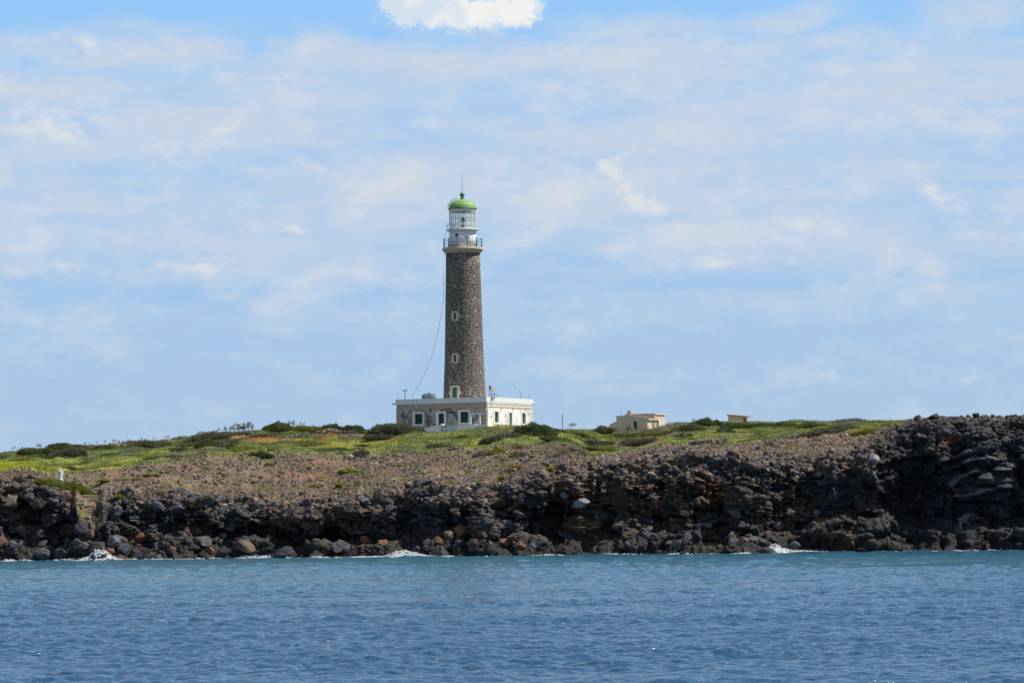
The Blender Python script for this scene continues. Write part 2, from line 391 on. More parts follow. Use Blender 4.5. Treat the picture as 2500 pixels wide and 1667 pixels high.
bench = 0.9 + 1.0 * np.exp(-((CO - 2100) / 110.0) ** 2) + 0.6 * fbm(np.stack([CO / 70, CO * 0 + 2, CO * 0], -1), 3, 8)
# key points of each column: (Y, z)
K_ = [(Yw - 6, np.full(n_c, -3.0)), (Yw, np.full(n_c, -0.05)), (Yw + 1.6, bench * 0.9), (Yw + 3.0, bench * 1.5), (Yw + 3.4 + rec * .9, bench * 1.6 + 0.06 * Ztop),
      (Yw + 3.6 + rec, 0.42 * Ztop), (Yw + 4.4 + rec * .45, 0.60 * Ztop), (Yw + 5.2 - 2.6 * gul, 0.74 * Ztop), (Yw + 6.8 - 4 * gul, 0.90 * Ztop), (Yt, Ztop)]
rows_c = [5, 14, 16, 20, 34, 30, 32, 34, 34]
Zg = colP(grs, Yg)[:, 2]; Zc = colP(skl, Yc)[:, 2]
def seg(k0, k1, n, e=False):
    t = np.linspace(0, 1, n + 1)[:, None]
    if not e: t = t[:-1]
    return k0[0] + (k1[0] - k0[0]) * t, k0[1] + (k1[1] - k0[1]) * t
Ys, Zs = [], []
for i, n in enumerate(rows_c):
    a, b = seg(K_[i], K_[i + 1], n); Ys.append(a); Zs.append(b)
n_cliff = sum(rows_c)
a, b = seg((Yt, Ztop), (Yg, Zg), 110); Ys.append(a); Zs.append(b + 0.0)
n_scree = 110
Ym = Yg + (Yc - Yg) * 0.5; ym = grs + (skl - grs) * 0.58; Zm = colP(ym, Ym)[:, 2]
a, b = seg((Yg, Zg), (Ym, Zm), 60); Ys.append(a); Zs.append(b)
a, b = seg((Ym, Zm), (Yc, Zc), 60); Ys.append(a); Zs.append(b)
a, b = seg((Yc, Zc), (Yc + 30, Zc + 0.1), 26); Ys.append(a); Zs.append(b)
a, b = seg((Yc + 30, Zc + 0.1), (Yc + 110, Zc * 0.6), 12); Ys.append(a); Zs.append(b)
a, b = seg((Yc + 110, Zc * 0.6), (Yc + 150, np.full(n_c, -3.0)), 8, True); Ys.append(a); Zs.append(b)
GY = np.concatenate(Ys); GZ = np.concatenate(Zs)
n_r = GY.shape[0]
# soften the profile along the columns
for (lo, hi, it) in ((3, n_cliff + 4, 30), (n_cliff + 2, n_r - 2, 40)):
    for _ in range(it):
        GY[lo:hi] = (GY[lo - 1:hi - 1] + 2 * GY[lo:hi] + GY[lo + 1:hi + 1]) / 4
        GZ[lo:hi] = (GZ[lo - 1:hi - 1] + 2 * GZ[lo:hi] + GZ[lo + 1:hi + 1]) / 4
GX = np.empty_like(GY)
dcol = Pv(CO, np.full(n_c, 1150.0), np.ones(n_c))[:, 0]          # X per metre of depth
GX = dcol[None, :] * GY
G = np.stack([GX, GY, GZ], -1)
def normals(A):
    du = np.gradient(A, axis=1); dv = np.gradient(A, axis=0)
    n = np.cross(du, dv); return n / (np.linalg.norm(n, axis=-1, keepdims=True) + 1e-9)
Nrm = normals(G)
rowi = np.arange(n_r)[:, None] * np.ones((1, n_c))
xcol = CO[None, :] * np.ones((n_r, 1))
wrock = sstep(0, 6, rowi) * (1 - sstep(n_cliff - 8, n_cliff + 10, rowi))
right = sstep(2080, 2240, xcol)
wrock = np.maximum(wrock, right * (1 - sstep(n_cliff + 90, n_cliff + 125, rowi)) * 0.75)
wrock = wrock * (1 - .84 * gul[None, :] * sstep(80, 120, rowi))
# rock displacement
cr = slice(0, n_cliff + 130)
Gc = G[cr]; Wc = wrock[cr]
q = Gc.copy(); q[..., 2] *= 1.25
wp = np.stack([fbm(q / 1.7, 3, 60), fbm(q / 1.7, 3, 70), fbm(q / 1.7, 3, 80)], -1) * 0.35
tiltm = q.copy(); tiltm[..., 2] += .35 * q[..., 0]
B1, _e1, id1 = blocks((tiltm + wp * 1.2) / np.array([3.8, 3.4, 2.8]), 100)
B2, _e2, id2 = blocks((tiltm + wp * .8) / np.array([1.35, 1.2, .95]), 200)
B3, _e3, id3 = blocks((q + wp * .5) / np.array([.55, .5, .40]), 300)
big = fbm(Gc / 7.0, 3, 400)
strata = vnoise(np.stack([Gc[..., 0] / 6, Gc[..., 1] / 6, Gc[..., 2] * 1.3 + Gc[..., 0] * .03], -1), 77)
calm = sstep(-.15, .25, fbm(Gc / 5.0 + 3, 2, 440))[...]
smoothface = sstep(2040, 2180, xcol[cr]) * (1 - sstep(n_cliff - 70, n_cliff - 30, rowi[cr])) * sstep(18, 40, rowi[cr])
calm = np.maximum(calm * .6, smoothface * .85)
D = 2.0 * big + 2.1 * B1 + (1 - .5 * calm) * 0.95 * B2 + (1 - .6 * calm) * 0.42 * B3 + 0.22 * fbm(Gc / 0.5, 4, 500) + .2 * strata - 0.35
BX, BY = proj(Gc)
def ridge(pl, wd):
    o = np.full(BX.shape, 1e3)
    for (xa, ya), (xb, yb) in zip(pl[:-1], pl[1:]):
        L2 = (xb - xa) ** 2 + (yb - ya) ** 2; u = np.clip(((BX - xa) * (xb - xa) + (BY - ya) * (yb - ya)) / L2, 0, 1)
        o = np.minimum(o, np.hypot(BX - xa - u * (xb - xa), BY - ya - u * (yb - ya)))
    return np.exp(-(o / wd) ** 2)
folds = [([(2322, 1152), (2340, 1134), (2370, 1122), (2405, 1118), (2430, 1122)], 5), ([(2326, 1183), (2345, 1164), (2385, 1149)], 6), ([(2330, 1118), (2370, 1100), (2435, 1090)], 4), ([(2215, 1160), (2240, 1125), (2262, 1100)], 6), ([(2360, 1212), (2395, 1196), (2420, 1190)], 4), ([(2380, 1245), (2350, 1280), (2335, 1310)], 8), ([(2440, 1145), (2460, 1134), (2475, 1134)], 3), ([(2225, 1240), (2270, 1150), (2300, 1120)], 7)]
FO = sum(ridge(pl, wd) for pl, wd in folds)
D = D + 1.0 * np.clip(FO, 0, 1) * smoothface
Nd = Nrm[cr].copy(); Nd[..., 2] *= 0.55; Nd[..., 0] *= .6
G[cr] += Nd * (D * Wc)[..., None]
zmin = np.where(rowi[cr] < 3, -9, -0.35)
G[cr][..., 2] = np.maximum(G[cr][..., 2], zmin)
# scree and turf relief
ws = sstep(n_cliff - 4, n_cliff + 12, rowi) * (1 - wrock)
Gs = G.copy()
A4, B4, ID4 = voronoi(Gs[n_cliff - 6:n_cliff + 118] / 0.55, 600)
sc_d = np.zeros_like(GY); sc_d[n_cliff - 6:n_cliff + 118] = 0.16 * (np.clip(B4 - A4, 0, .5) + (ID4 - .5))
wscree = ws * (1 - sstep(n_cliff + 104, n_cliff + 114, rowi))
wturf = sstep(n_cliff + 104, n_cliff + 116, rowi) * (1 - right * (1 - sstep(n_cliff + 110, n_cliff + 140, rowi)))
hum = 0.52 * fbm(Gs / np.array([5.0, 3.0, 99]), 3, 700) + 0.2 * fbm(Gs / np.array([1.4, 1.2, 99]), 3, 710)
edge = np.exp(-((rowi - (n_cliff + 116)) / 9.0) ** 2) * 0.28 * (0.5 + fbm(Gs / np.array([3.0, 9, 99]), 2, 720))
flat = np.exp(-(((G[..., 0] + 6) / 11) ** 4)) * sstep(388, 392, G[..., 1]) * (1 - sstep(414, 420, G[..., 1]))   # levelled ground round the lighthouse
G[..., 2] += sc_d * wscree + (0.5 * fbm(Gs / np.array([6.0, 4.0, 99]), 3, 730) * wscree) + (hum + 0.05) * wturf * (1 - flat * .8) + edge * (1 - right)
PX, PY = proj(G)

def grid_faces(r0, r1):
    i = np.arange(r0, r1 - 1)[:, None] * n_c + np.arange(n_c - 1)[None, :]
    i = i.ravel() - r0 * n_c
    return np.stack([i, i + 1, i + n_c + 1, i + n_c], -1)
def mixc(a, b, t): return a * (1 - t[..., None]) + b * t[..., None]
C_ = lambda *c: np.array(c, dtype=float)
# rock colours: blocks of black, grey, brown and rusty lava
cc = G[cr]
nb = fbm(cc / 6.0, 3, 810); nr = fbm(cc / 3.0, 4, 820); ng = fbm(cc / 2.2, 4, 830)
rock = mixc(C_(.048, .049, .055), C_(.105, .105, .112), np.clip(id2 * 1.1 - .15, 0, 1))
rock = mixc(rock, C_(.17, .12, .082), sstep(-.15, .25, nb + (id2 - .5) * .8) * .85 * (1 - smoothface) * (1 - .8 * right[cr]))
rust = sstep(.28, .5, nr + (id1 - .5) * .35) * (1 - smoothface * .9) * sstep(1200, 1500, xcol[cr]) * .9 + sstep(.36, .55, nr) * .6 * (1 - sstep(1200, 1500, xcol[cr]))
rock = mixc(rock, C_(.17, .075, .035), np.clip(rust, 0, 1) * .85)
rock = mixc(rock, C_(.17, .165, .16), sstep(.25, .5, ng) * .35 * (1 - .5 * smoothface))
rock = mixc(rock, C_(.028, .029, .032), (1 - sstep(.6, 2.6, cc[..., 2])) * .75)      # wet and algae-dark near the sea
topband = sstep(n_cliff - 50, n_cliff, rowi[cr]) * (1 - right[cr])
rock = mixc(rock, C_(.24, .18, .14), topband * .55)
rock = rock * (0.42 + .24 * id3[..., None]) * (1 - .25 * smoothface[..., None])
ycrk = sstep(7, 2, np.abs(PX[cr] - 2375)) * 0
# orange lichen vein high on the right cliff
rock = mixc(rock, C_(.21, .205, .20), np.clip(FO, 0, 1) * smoothface * (.35 + .5 * (ng > -.1)) * sstep(2290, 2320, PX[cr]))  # sunlit look of the fold crests painted into the rock as lighter grey
vein = np.exp(-(((PX[cr] - 2330) / 26) ** 2 + ((PY[cr] - 1077 + (PX[cr] - 2330) * .04) / 8.0) ** 2)); rock = mixc(rock, C_(.55, .22, .05), np.clip(vein * 1.6 - .35 + nr * .6, 0, 1))
yel = sstep(.1, .45, fbm(cc / 1.2, 3, 850)) * np.exp(-(((PX[cr] - 1462) / 60) ** 2 + ((PY[cr] - 1285) / 34) ** 2)); rock = mixc(rock, C_(.26, .15, .05), yel * .9)
sl = slice(n_cliff, n_cliff + n_scree + 8)
gs = G
soil = mixc(C_(.125, .086, .058), C_(.185, .14, .10), sstep(-.4, .5, fbm(gs / np.array([4.0, 3.0, 50]), 4, 900)))
soil = mixc(soil, C_(.20, .12, .08), sstep(.2, .55, fbm(gs / np.array([7.0, 3.0, 50]), 3, 910)))
soil = mixc(soil, C_(.20, .20, .08), sstep(.25, .55, fbm(gs / np.array([2.2, 1.6, 50]), 3, 920)) * .6)
ALLC = np.zeros(G.shape); ALLC[...] = soil
def turf_col(V, seed_shift=0.0):
    """colour of the low plants at places V (n,3)"""
    s = np.array([1, 1, 0.0])
    x = V * s
    n1 = fbm(x / np.array([9.0, 5.0, 1]), 4, 950); n2 = fbm(x / np.array([4.0, 2.0, 1]) + 5, 4, 960); n3 = fbm(x / np.array([12.0, 3.0, 1]) + 9, 3, 970); n4 = fbm(x / .8, 2, 980)
    px, py = proj(V)
    c = mixc(C_(.29, .30, .05), C_(.185, .225, .055), sstep(-.3, .3, n1))
    c = mixc(c, C_(.11, .145, .05), sstep(-.02, .35, n2) * .9)
    c = mixc(c, C_(.21, .18, .10), sstep(.18, .42, n3) * .8)
    c = mixc(c, C_(.095, .095, .06), sstep(.3, .5, n2 + n4 * .3) * .8)
    # far strip near the crest is darker and greyer
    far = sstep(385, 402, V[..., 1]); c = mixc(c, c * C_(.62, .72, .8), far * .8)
    left = (1 - sstep(60, 130, px)) * sstep(1122, 1128, py); c = mixc(c, C_(.36, .37, .03), left * .85)
    # brown and orange bare spots
    for (ex, ey, sx, sy, k) in ((640, 1071, 60, 5.5, C_(.42, .19, .06)), (560, 1066, 50, 3.5, C_(.36, .18, .07)), (735, 1076, 8, 3.5, C_(.45, .2, .06)), (792, 1075, 14, 3.5, C_(.36, .2, .1)), (818, 1059, 50, 4.2, C_(.42, .19, .08)),
                            (1603, 1077, 14, 3.5, C_(.38, .22, .09)), (1729, 1086, 11, 4, C_(.42, .24, .06)), (1857, 1078, 10, 3, C_(.4, .25, .06)), (1480, 1052, 12, 2.5, C_(.38, .2, .1)), (555, 1114, 60, 3.0, C_(.33, .17, .11)), (330, 1087, 40, 2.2, C_(.35, .22, .12)), (50, 1112, 14, 3, C_(.3, .2, .1)), (1440, 1083, 20, 2.5, C_(.25, .11, .08))):
        e = np.exp(-(((px - ex) / sx) ** 2 + ((py - ey) / sy) ** 2)); c = mixc(c, k, np.clip(e * 1.9 - .35 + n4 * .35, 0, 1))
    return c
tl = slice(n_cliff + 100, n_r)
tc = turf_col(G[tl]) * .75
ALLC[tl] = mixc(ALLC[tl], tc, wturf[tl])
rr = np.clip(wrock[cr] * 1.6, 0, 1)
ALLC[cr] = mixc(ALLC[cr], rock, rr)
def zone(name, r0, r1, mat, label):
    V = G[r0:r1].reshape(-1, 3); me = raw_mesh(name, V, grid_faces(r0, r1), True, ALLC[r0:r1].reshape(-1, 3))
    o = link(name, me, mat); o['kind'] = 'structure'; o['label'] = label; return o
zone('cliff', 0, n_cliff + 1, M_cliff, 'dark volcanic rock cliff dropping to the sea')
zone('scree_slope', n_cliff, n_cliff + 112, M_soil, 'brown stony slope above the cliff')
zone('hill', n_cliff + 111, n_r, M_turf, 'green low hill behind the stony slope')

def surf_at(x, y, rmin=0, rmax=None):
    """nearest visible terrain point to a spot of the photo"""
    rmax = rmax or n_r
    c0 = np.searchsorted(CO, x - 14); c1 = np.searchsorted(CO, x + 14)
    sx, sy = PX[rmin:rmax, c0:c1], PY[rmin:rmax, c0:c1]
    d = np.hypot(sx - x, sy - y); d = np.where(d < 3.0, G[rmin:rmax, c0:c1, 1] * 0.01, d + 50)
    k = np.unravel_index(np.argmin(d), d.shape)
    return G[rmin + k[0], c0 + k[1]].copy(), (rmin + k[0], c0 + k[1])
CREST = PY[:n_cliff + 232].min(0); CREST = np.array([np.median(CREST[max(0, i - 12):i + 13]) for i in range(n_c)])
def sane(p):
    x_, y_ = proj(p); return y_ > np.interp(x_, CO, CREST) - 2.5
def cells(r0, r1, n, wfun=None):
    A = G[r0:r1 - 1, :-1]; U = G[r0:r1 - 1, 1:] - A; W = G[r0 + 1:r1, :-1] - A
    nn = np.cross(U, W); ar = np.linalg.norm(nn, axis=-1)
    xs = PX[r0:r1 - 1, :-1]; inf = ((xs > -260) & (xs < 2760)).astype(float)
    pw = ar * inf
    if wfun is not None: pw = pw * wfun(A, xs, PY[r0:r1 - 1, :-1], rowi[r0:r1 - 1, :-1], nn / (ar[..., None] + 1e-9))
    pw = pw.ravel() / pw.sum()
    k = rng.choice(len(pw), n, p=pw)
    u = rng.random((n, 1)); v = rng.random((n, 1))
    pos = A.reshape(-1, 3)[k] + U.reshape(-1, 3)[k] * u + W.reshape(-1, 3)[k] * v
    ok = sane(pos)
    return pos[ok], (k // (n_c - 1) + r0)[ok], (k % (n_c - 1))[ok]

# ------------------------------------------------------------------ rocks
def rock_proto(sub, seed, cuts=9, rough=.16):
    bm = bmesh.new(); bmesh.ops.create_icosphere(bm, subdivisions=sub, radius=1.0)
    V = np.array([v.co[:] for v in bm.verts]); Fc = np.array([[v.index for v in f.verts] for f in bm.faces]); bm.free()
    r = np.random.default_rng(seed)
    V = V * (1 + 0.22 * fbm(V * 1.1 + seed * 3, 2, seed))[:, None]
    for _ in range(cuts):
        n = r.normal(size=3); n /= np.linalg.norm(n); d = r.uniform(.5, .85)
        V = V - np.clip(V @ n - d, 0, None)[:, None] * n * 0.93
    V = V + V / np.linalg.norm(V, axis=1, keepdims=True) * (rough * fbm(V * 3.2 + seed, 4, seed + 5))[:, None]
    V = V * np.array([1, r.uniform(.75, .95), r.uniform(.6, .85)])
    return V, Fc
ROCKC = {'dark grey': (.042, .043, .048), 'grey': (.085, .085, .09), 'brown': (.10, .075, .055), 'rust brown': (.17, .085, .05), 'black': (.03, .031, .035), 'pale grey': (.2, .2, .21)}
def rock_mat(name, c):
    m, t, b = material(name); oi = t.new('ShaderNodeObjectInfo'); tc_ = t.new('ShaderNodeTexCoord').outputs['Object']
    off = t.vec('ADD', tc_, t.comb(t.math('MULTIPLY', oi.outputs['Random'], 40), 0.0, 0.0))
    n = t.noise(off, 2.2, 6, 0.65); n2 = t.noise(off, 7, 4, .6)
    k = t.math('MULTIPLY', t.mapr(n, .3, .7, .6, 1.45), t.mapr(oi.outputs['Random'], 0, 1, .8, 1.25))
    cc_ = t.vec('MULTIPLY', c, t.comb(k, k, k)); cc_ = t.mix(t.mapr(n2, .55, .75, 0, .5), cc_, tuple(x * 1.5 + .03 for x in c))
    t.put(b, 'Base Color', cc_); t.put(b, 'Roughness', .85); t.put(b, 'Specular IOR Level', .3)
    bp = t.new('ShaderNodeBump'); t.put(bp, 'Strength', .7); t.put(bp, 'Distance', .12); t.put(bp, 'Height', t.noise(off, 5, 6, .68)); t.put(b, 'Normal', bp.outputs[0])
    return m
M_rock = {k: rock_mat('boulder_' + k.replace(' ', '_'), v) for k, v in ROCKC.items()}
protos = {}
def boulder_mesh(i, colour):
    key = (i, colour)
    if key not in protos:
        V, Fc = rock_proto(4, 50 + i * 7, 9 + i % 5)
        me = raw_mesh('boulder', V, Fc, True); me.materials.append(M_rock[colour]); protos[key] = me
    return protos[key]
def place_boulder(pos, size, colour, label, group, i=None, rot=None, sq=None):
    i = random.randrange(8) if i is None else i
    o = bpy.data.objects.new('boulder', boulder_mesh(i, colour)); o.location = pos
    o.rotation_euler = rot or (random.uniform(-.5, .5), random.uniform(-.5, .5), random.uniform(0, 6.28))
    s = sq or (random.uniform(.85, 1.2), random.uniform(.8, 1.1), random.uniform(.75, 1.1))
    o.scale = (size * s[0], size * s[1], size * s[2]); col.objects.link(o)
    return tag(o, label, 'boulder', group)
SPECIAL = [  # px, py, half-width px, colour, label
    (1417, 1228, 19, 'pale grey', 'pale grey angular slab leaning on the dark cliff, largest smooth face there'),
    (1379, 1206, 13, 'pale grey', 'smaller pale grey slab just up left of the large leaning slab'),
    (1664, 1093, 16, 'dark grey', 'big dark pointed boulder standing on the stone slope below the hut'),
    (1646, 1101, 11, 'dark grey', 'low dark boulder at the foot of the big pointed boulder'),
    (1371, 1130, 11, 'grey', 'lone rounded grey boulder on the slope edge below the grey cushion bushes'),
    (1300, 1112, 9, 'black', 'small black boulder between the orange cushion bushes'),
    (1268, 1328, 18, 'rust brown', 'rust red boulder at the mouth of the black sea cave'),
    (1248, 1309, 13, 'brown', 'brown wedge shaped boulder resting above the rust red boulder'),
    (1745, 1308, 14, 'brown', 'rounded brown boulder in the rubble under the dark red cliff'),
    (1790, 1308, 18, 'brown', 'broad brown boulder next to the rounded brown boulder in the rubble'),
    (1835, 1314, 17, 'grey', 'pale striped grey oval boulder near the wave breaking rock'),
    (1727, 1276, 17, 'grey', 'long grey boulder lying on top of the rubble heap under the cliff'),
    (1508, 1283, 16, 'brown', 'brown boulder with one pale flank in the middle of the rubble'),
    (1135, 1289, 20, 'rust brown', 'big square rust tinted boulder halfway up the cliff below the lighthouse'),
    (1177, 1297, 18, 'brown', 'big brown boulder just right of the square rust tinted boulder'),
    (1047, 1325, 17, 'grey', 'domed grey boulder at the left end of the boulder pile under the lighthouse'),
    (1092, 1308, 17, 'brown', 'tan angular boulder on top of the pile under the lighthouse'),
    (1078, 1350, 26, 'dark grey', 'wide low grey boulder lying behind the breaking wave'),
    (1155, 1325, 19, 'brown', 'tilted brown slab boulder in the pile under the lighthouse'),
    (636, 1231, 20, 'grey', 'large rounded grey boulder perched on the cliff edge above the dark hollow'),
    (888, 1218, 20, 'grey', 'large angular grey boulder in the row at the cliff top'),
    (946, 1219, 15, 'grey', 'round grey boulder near the right end of the cliff top row'),
    (978, 1205, 13, 'brown', 'brown round boulder at the right end of the cliff top row'),
    (1130, 1200, 19, 'dark grey', 'tall dark boulder cluster piece on the ridge below the right house wall'),
    (278, 1245, 21, 'grey', 'tall grey boulder beside the stone steps'),
    (244, 1302, 19, 'grey', 'smooth upright grey boulder below the foot of the steps'),
    (283, 1315, 26, 'grey', 'big smooth grey boulder lying right of the upright one below the steps'),
    (234, 1358, 24, 'dark grey', 'round dark boulder just behind the splash of white foam'),
    (335, 1355, 17, 'dark grey', 'dark boulder right of the white splash'),
    (205, 1288, 22, 'dark grey', 'dark boulder blocking the gully right under the lowest step'),
    (222, 1300, 15, 'brown', 'brown boulder wedged in the gully below the steps'),
    (380, 1232, 20, 'grey', 'grey boulder standing out of the cliff right of the steps'),
    (2277, 1027, 18, 'dark grey', 'large black block at the left end of the right cliff top'),
    (2347, 1016, 5.5, 'dark grey', 'small squarish block on the skyline of the right cliff'),
    (2366, 1017, 5.5, 'black', 'small round block next to the squarish one on the skyline'),
    (2385, 1021, 11, 'dark grey', 'flat topped dark block right of the two small skyline blocks'),
    (1993, 1253, 12, 'pale grey', 'pale round boulder in the dark corner where the right cliff begins'),
    (1973, 1250, 10, 'brown', 'tan boulder beside the pale round one in the dark corner'),
    (1927, 1252, 10, 'grey', 'upright grey boulder left of the dark corner'),
    (2130, 1112, 17, 'pale grey', 'pale tan slab on the brink left of the right cliff'),
    (2336, 1208, 8, 'pale grey', 'small pale wedge of rock caught in the middle of the right cliff'),
    (80, 1160, 9, 'brown', 'pointed brown rock sticking up at the edge left of the shrine'),
    (30, 1215, 28, 'brown', 'big tan leaning slab in the cliff at the left edge of the photo'),
    (690, 1352, 30, 'black', 'long flat black rock at the waterline under the overhang'),
]
used = []
for (px, py, hw, cname, lab) in SPECIAL:
    p, k = surf_at(px, py + hw * .2, 0, n_cliff + 118)
    s = hw / F * p[1] * 1.12
    if py < 1040 and px > 2230:
        c0 = int(np.searchsorted(CO, px)); r0 = int(np.argmin(PY[:n_cliff + 120, c0])); p = G[r0, c0].copy(); s *= .95; p[2] += s * .12
    p[1] -= s * .12
    place_boulder(p, s, cname, lab, None)
    used.append((px, py))
place_name = [(-400, 190, 'left of the stone steps'), (190, 330, 'around the stone steps'), (330, 640, 'between the steps and the dark overhang'), (640, 1000, 'along the dark overhang'), (1000, 1290, 'below the lighthouse'),
              (1290, 1480, 'around the black sea cave'), (1480, 1760, 'below the hut'), (1760, 2060, 'between the hut and the right cliff'), (2060, 3000, 'on the right cliff')]
def region(px):
    for a, b, nme in place_name:
        if a <= px < b: return nme
    return 'on the right cliff'
# talus boulders at the foot, along the cliff top edge and on the right cliff crown
def w_foot(A, xs, ys, rw, nn):
    f = ((rw > 12) & (rw < 88)).astype(float) * (A[..., 2] > .1) * (A[..., 2] < 4.5)
    talus = 0.15 + sstep(1000, 1060, xs) * (1 - sstep(1280, 1310, xs)) + 1.2 * sstep(1440, 1480, xs) * (1 - sstep(1960, 2040, xs)) + 1.2 * (1 - sstep(420, 640, xs))
    return f * talus * (0.25 + np.clip(nn[..., 2] * np.sign(nn[..., 2].mean()), 0, 1))
def w_edge(A, xs, ys, rw, nn):
    return ((rw > n_cliff - 34) & (rw < n_cliff + 14)) * (1 - sstep(172, 184, xs) * (1 - sstep(262, 272, xs))) * (1 - sstep(2200, 2260, xs)) * (0.4 + (fbm(A / 3, 2, 77) > .05) * 1.4)
def w_crown(A, xs, ys, rw, nn):
    return ((rw > n_cliff - 60) & (rw < n_cliff + 90)) * sstep(2170, 2260, xs)
cands = []
for wf, n, where, lo, hi, cols in ((w_foot, 150, 'in the foot rubble ', .40, 1.05, ['dark grey', 'grey', 'brown', 'black', 'dark grey', 'grey', 'brown', 'rust brown', 'black']),
                                   (w_edge, 66, 'on the cliff top edge ', .3, .75, ['grey', 'dark grey', 'brown', 'grey']),
                                   (w_crown, 42, '', .3, .7, ['dark grey', 'black', 'grey'])):
    pos, r_, c_ = cells(0, n_cliff + 112, n * 3, wf)
    cnt = 0
    for i in range(len(pos)):
        if cnt >= n: break
        a, b = proj(pos[i]); 
        if not (-40 < a < 2540): continue
        if any(abs(a - u) < 14 and abs(b - v) < 12 for u, v in used): continue
        used.append((float(a), float(b)))
        s = lo + (hi - lo) * rng.random() ** 1.5
        cname = cols[rng.integers(len(cols))]
        if a > 2020 and 'br' in cname: cname = 'black'
        if where == '': lab = f'{cname} block in the jumble crowning the right cliff'
        else: lab = f'{cname} boulder {where}{region(a)}'
        p = pos[i].copy(); p[2] += s * .15; p[1] -= s * .15
        place_boulder(p, s, cname, lab, lab.replace('boulder', 'boulders').replace('block', 'blocks'))
        cnt += 1
# uncountable stones
SP = [rock_proto(2, 900 + k, 6, .12) for k in range(8)]
SP1 = [rock_proto(1, 950 + k, 4, .1) for k in range(8)]
def stone_field(name, pos, size, colr, label, protos_):
    V, Fc, C, b = [], [], [], 0
    which = rng.integers(0, len(protos_), len(pos))
    for k, (pv, pf) in enumerate(protos_):
        s = which == k; n = int(s.sum())
        if n == 0: continue
        ang = rng.random((n, 3)) * 6.28; ca, sa = np.cos(ang), np.sin(ang)
        tilt = (rng.random((n, 2)) - .5) * 1.0
        Rz = np.zeros((n, 3, 3)); Rz[:, 0, 0] = ca[:, 0]; Rz[:, 0, 1] = -sa[:, 0]; Rz[:, 1, 0] = sa[:, 0]; Rz[:, 1, 1] = ca[:, 0]; Rz[:, 2, 2] = 1
        Rx = np.zeros((n, 3, 3)); cx, sx = np.cos(tilt[:, 0]), np.sin(tilt[:, 0]); Rx[:, 0, 0] = 1; Rx[:, 1, 1] = cx; Rx[:, 1, 2] = -sx; Rx[:, 2, 1] = sx; Rx[:, 2, 2] = cx
        M_ = Rz @ Rx
        sc3 = size[s][:, None] * (0.8 + .5 * rng.random((n, 3)))
        pts = np.einsum('nij,vj->nvi', M_, pv) * sc3[:, None, :] + pos[s][:, None, :]
        V.append(pts.reshape(-1, 3)); Fc.append((pf[None] + (np.arange(n) * len(pv))[:, None, None]).reshape(-1, 3) + b)
        C.append(np.repeat(colr[s], len(pv), 0)); b += n * len(pv)
    me = raw_mesh(name, np.concatenate(V), np.concatenate(Fc), False, np.concatenate(C))
    o = link(name, me, M_stone); o['kind'] = 'stuff'; o['label'] = label; o['category'] = 'stones'; return o
def stone_cols(n, pal, pr):
    k = rng.choice(len(pal), n, p=pr); c = np.array(pal)[k]; return c * (0.7 + .6 * rng.random((n, 1)))
def w_scree(A, xs, ys, rw, nn):
    d = 0.55 + 0.45 * sstep(-.25, .25, fbm(A / np.array([5, 4, 50.]), 3, 1234))
    steps_gap = np.clip(sum(np.exp(-(((xs - ex) / 24) ** 2 + ((ys - ey) / 16) ** 2)) for ex, ey in ((262, 1180), (245, 1195), (222, 1212), (205, 1228), (228, 1245), (232, 1262))), 0, 1)
    d = d * (0.45 + 1.0 * sstep(-.2, .3, fbm(A / np.array([2.5, 2.0, 50.]), 3, 1250)))
    return d * (1 - .9 * steps_gap) * (1 - right[n_cliff - 10:n_cliff + 115][:-1, :-1] * .3)
pos, _, _ = cells(n_cliff - 10, n_cliff + 115, 44000, w_scree)
sz = 0.045 + 0.13 * rng.random(len(pos)) ** 3 + 0.22 * (rng.random(len(pos)) < .05) * rng.random(len(pos)); pos[:, 2] += sz * .2
stone_field('loose_stones', pos, sz, stone_cols(len(pos), [(.21, .16, .12), (.13, .10, .08), (.085, .082, .085), (.19, .125, .085), (.30, .26, .20)], [.30, .28, .26, .08, .08]), 'brown and grey loose stones strewn over the slope above the cliff', SP1)
def w_rub(A, xs, ys, rw, nn):
    foot = (rw > 14) * (rw < 90) * (A[..., 2] > 0) * (0.35 + sstep(1000, 1060, xs) * (1 - sstep(1290, 1310, xs)) + 1.3 * sstep(1440, 1480, xs) * (1 - sstep(1960, 2040, xs)) + 1.4 * (1 - sstep(400, 640, xs)))
    rim = (rw > n_cliff - 60) * (rw < n_cliff + 10) * 1.6
    return foot * .9 * (1 - .7 * sstep(2040, 2150, xs)) + rim * (1 - .97 * sstep(178, 190, xs) * (1 - sstep(256, 266, xs))) * (1 + sstep(2180, 2260, xs)) * (1 - np.exp(-(((xs - 2330) / 34) ** 2 + ((ys - 1077) / 12) ** 2))) + .012
pos, _, _ = cells(6, n_cliff + 100, 6800, lambda A, xs, ys, rw, nn: w_rub(A, xs, ys, rw, nn) * np.where(rw > n_cliff + 10, sstep(2150, 2260, xs), 1))
pos = pos[pos[:, 2] > 0.1]
sz = 0.10 + 0.30 * rng.random(len(pos)) ** 2.5
hi_ = (pos[:, 2] > 5)[:, None]
cl = np.where(hi_ & (proj(pos)[0] < 2150)[:, None], stone_cols(len(pos), [(.17, .14, .12), (.11, .11, .115), (.22, .16, .11)], [.4, .35, .25]), stone_cols(len(pos), [(.035, .036, .04), (.065, .065, .07), (.085, .064, .048), (.10, .06, .04)], [.42, .26, .27, .05]))
stone_field('rubble', pos, sz, cl, 'small dark lava rubble lying on the ledges and foot of the cliff', SP)

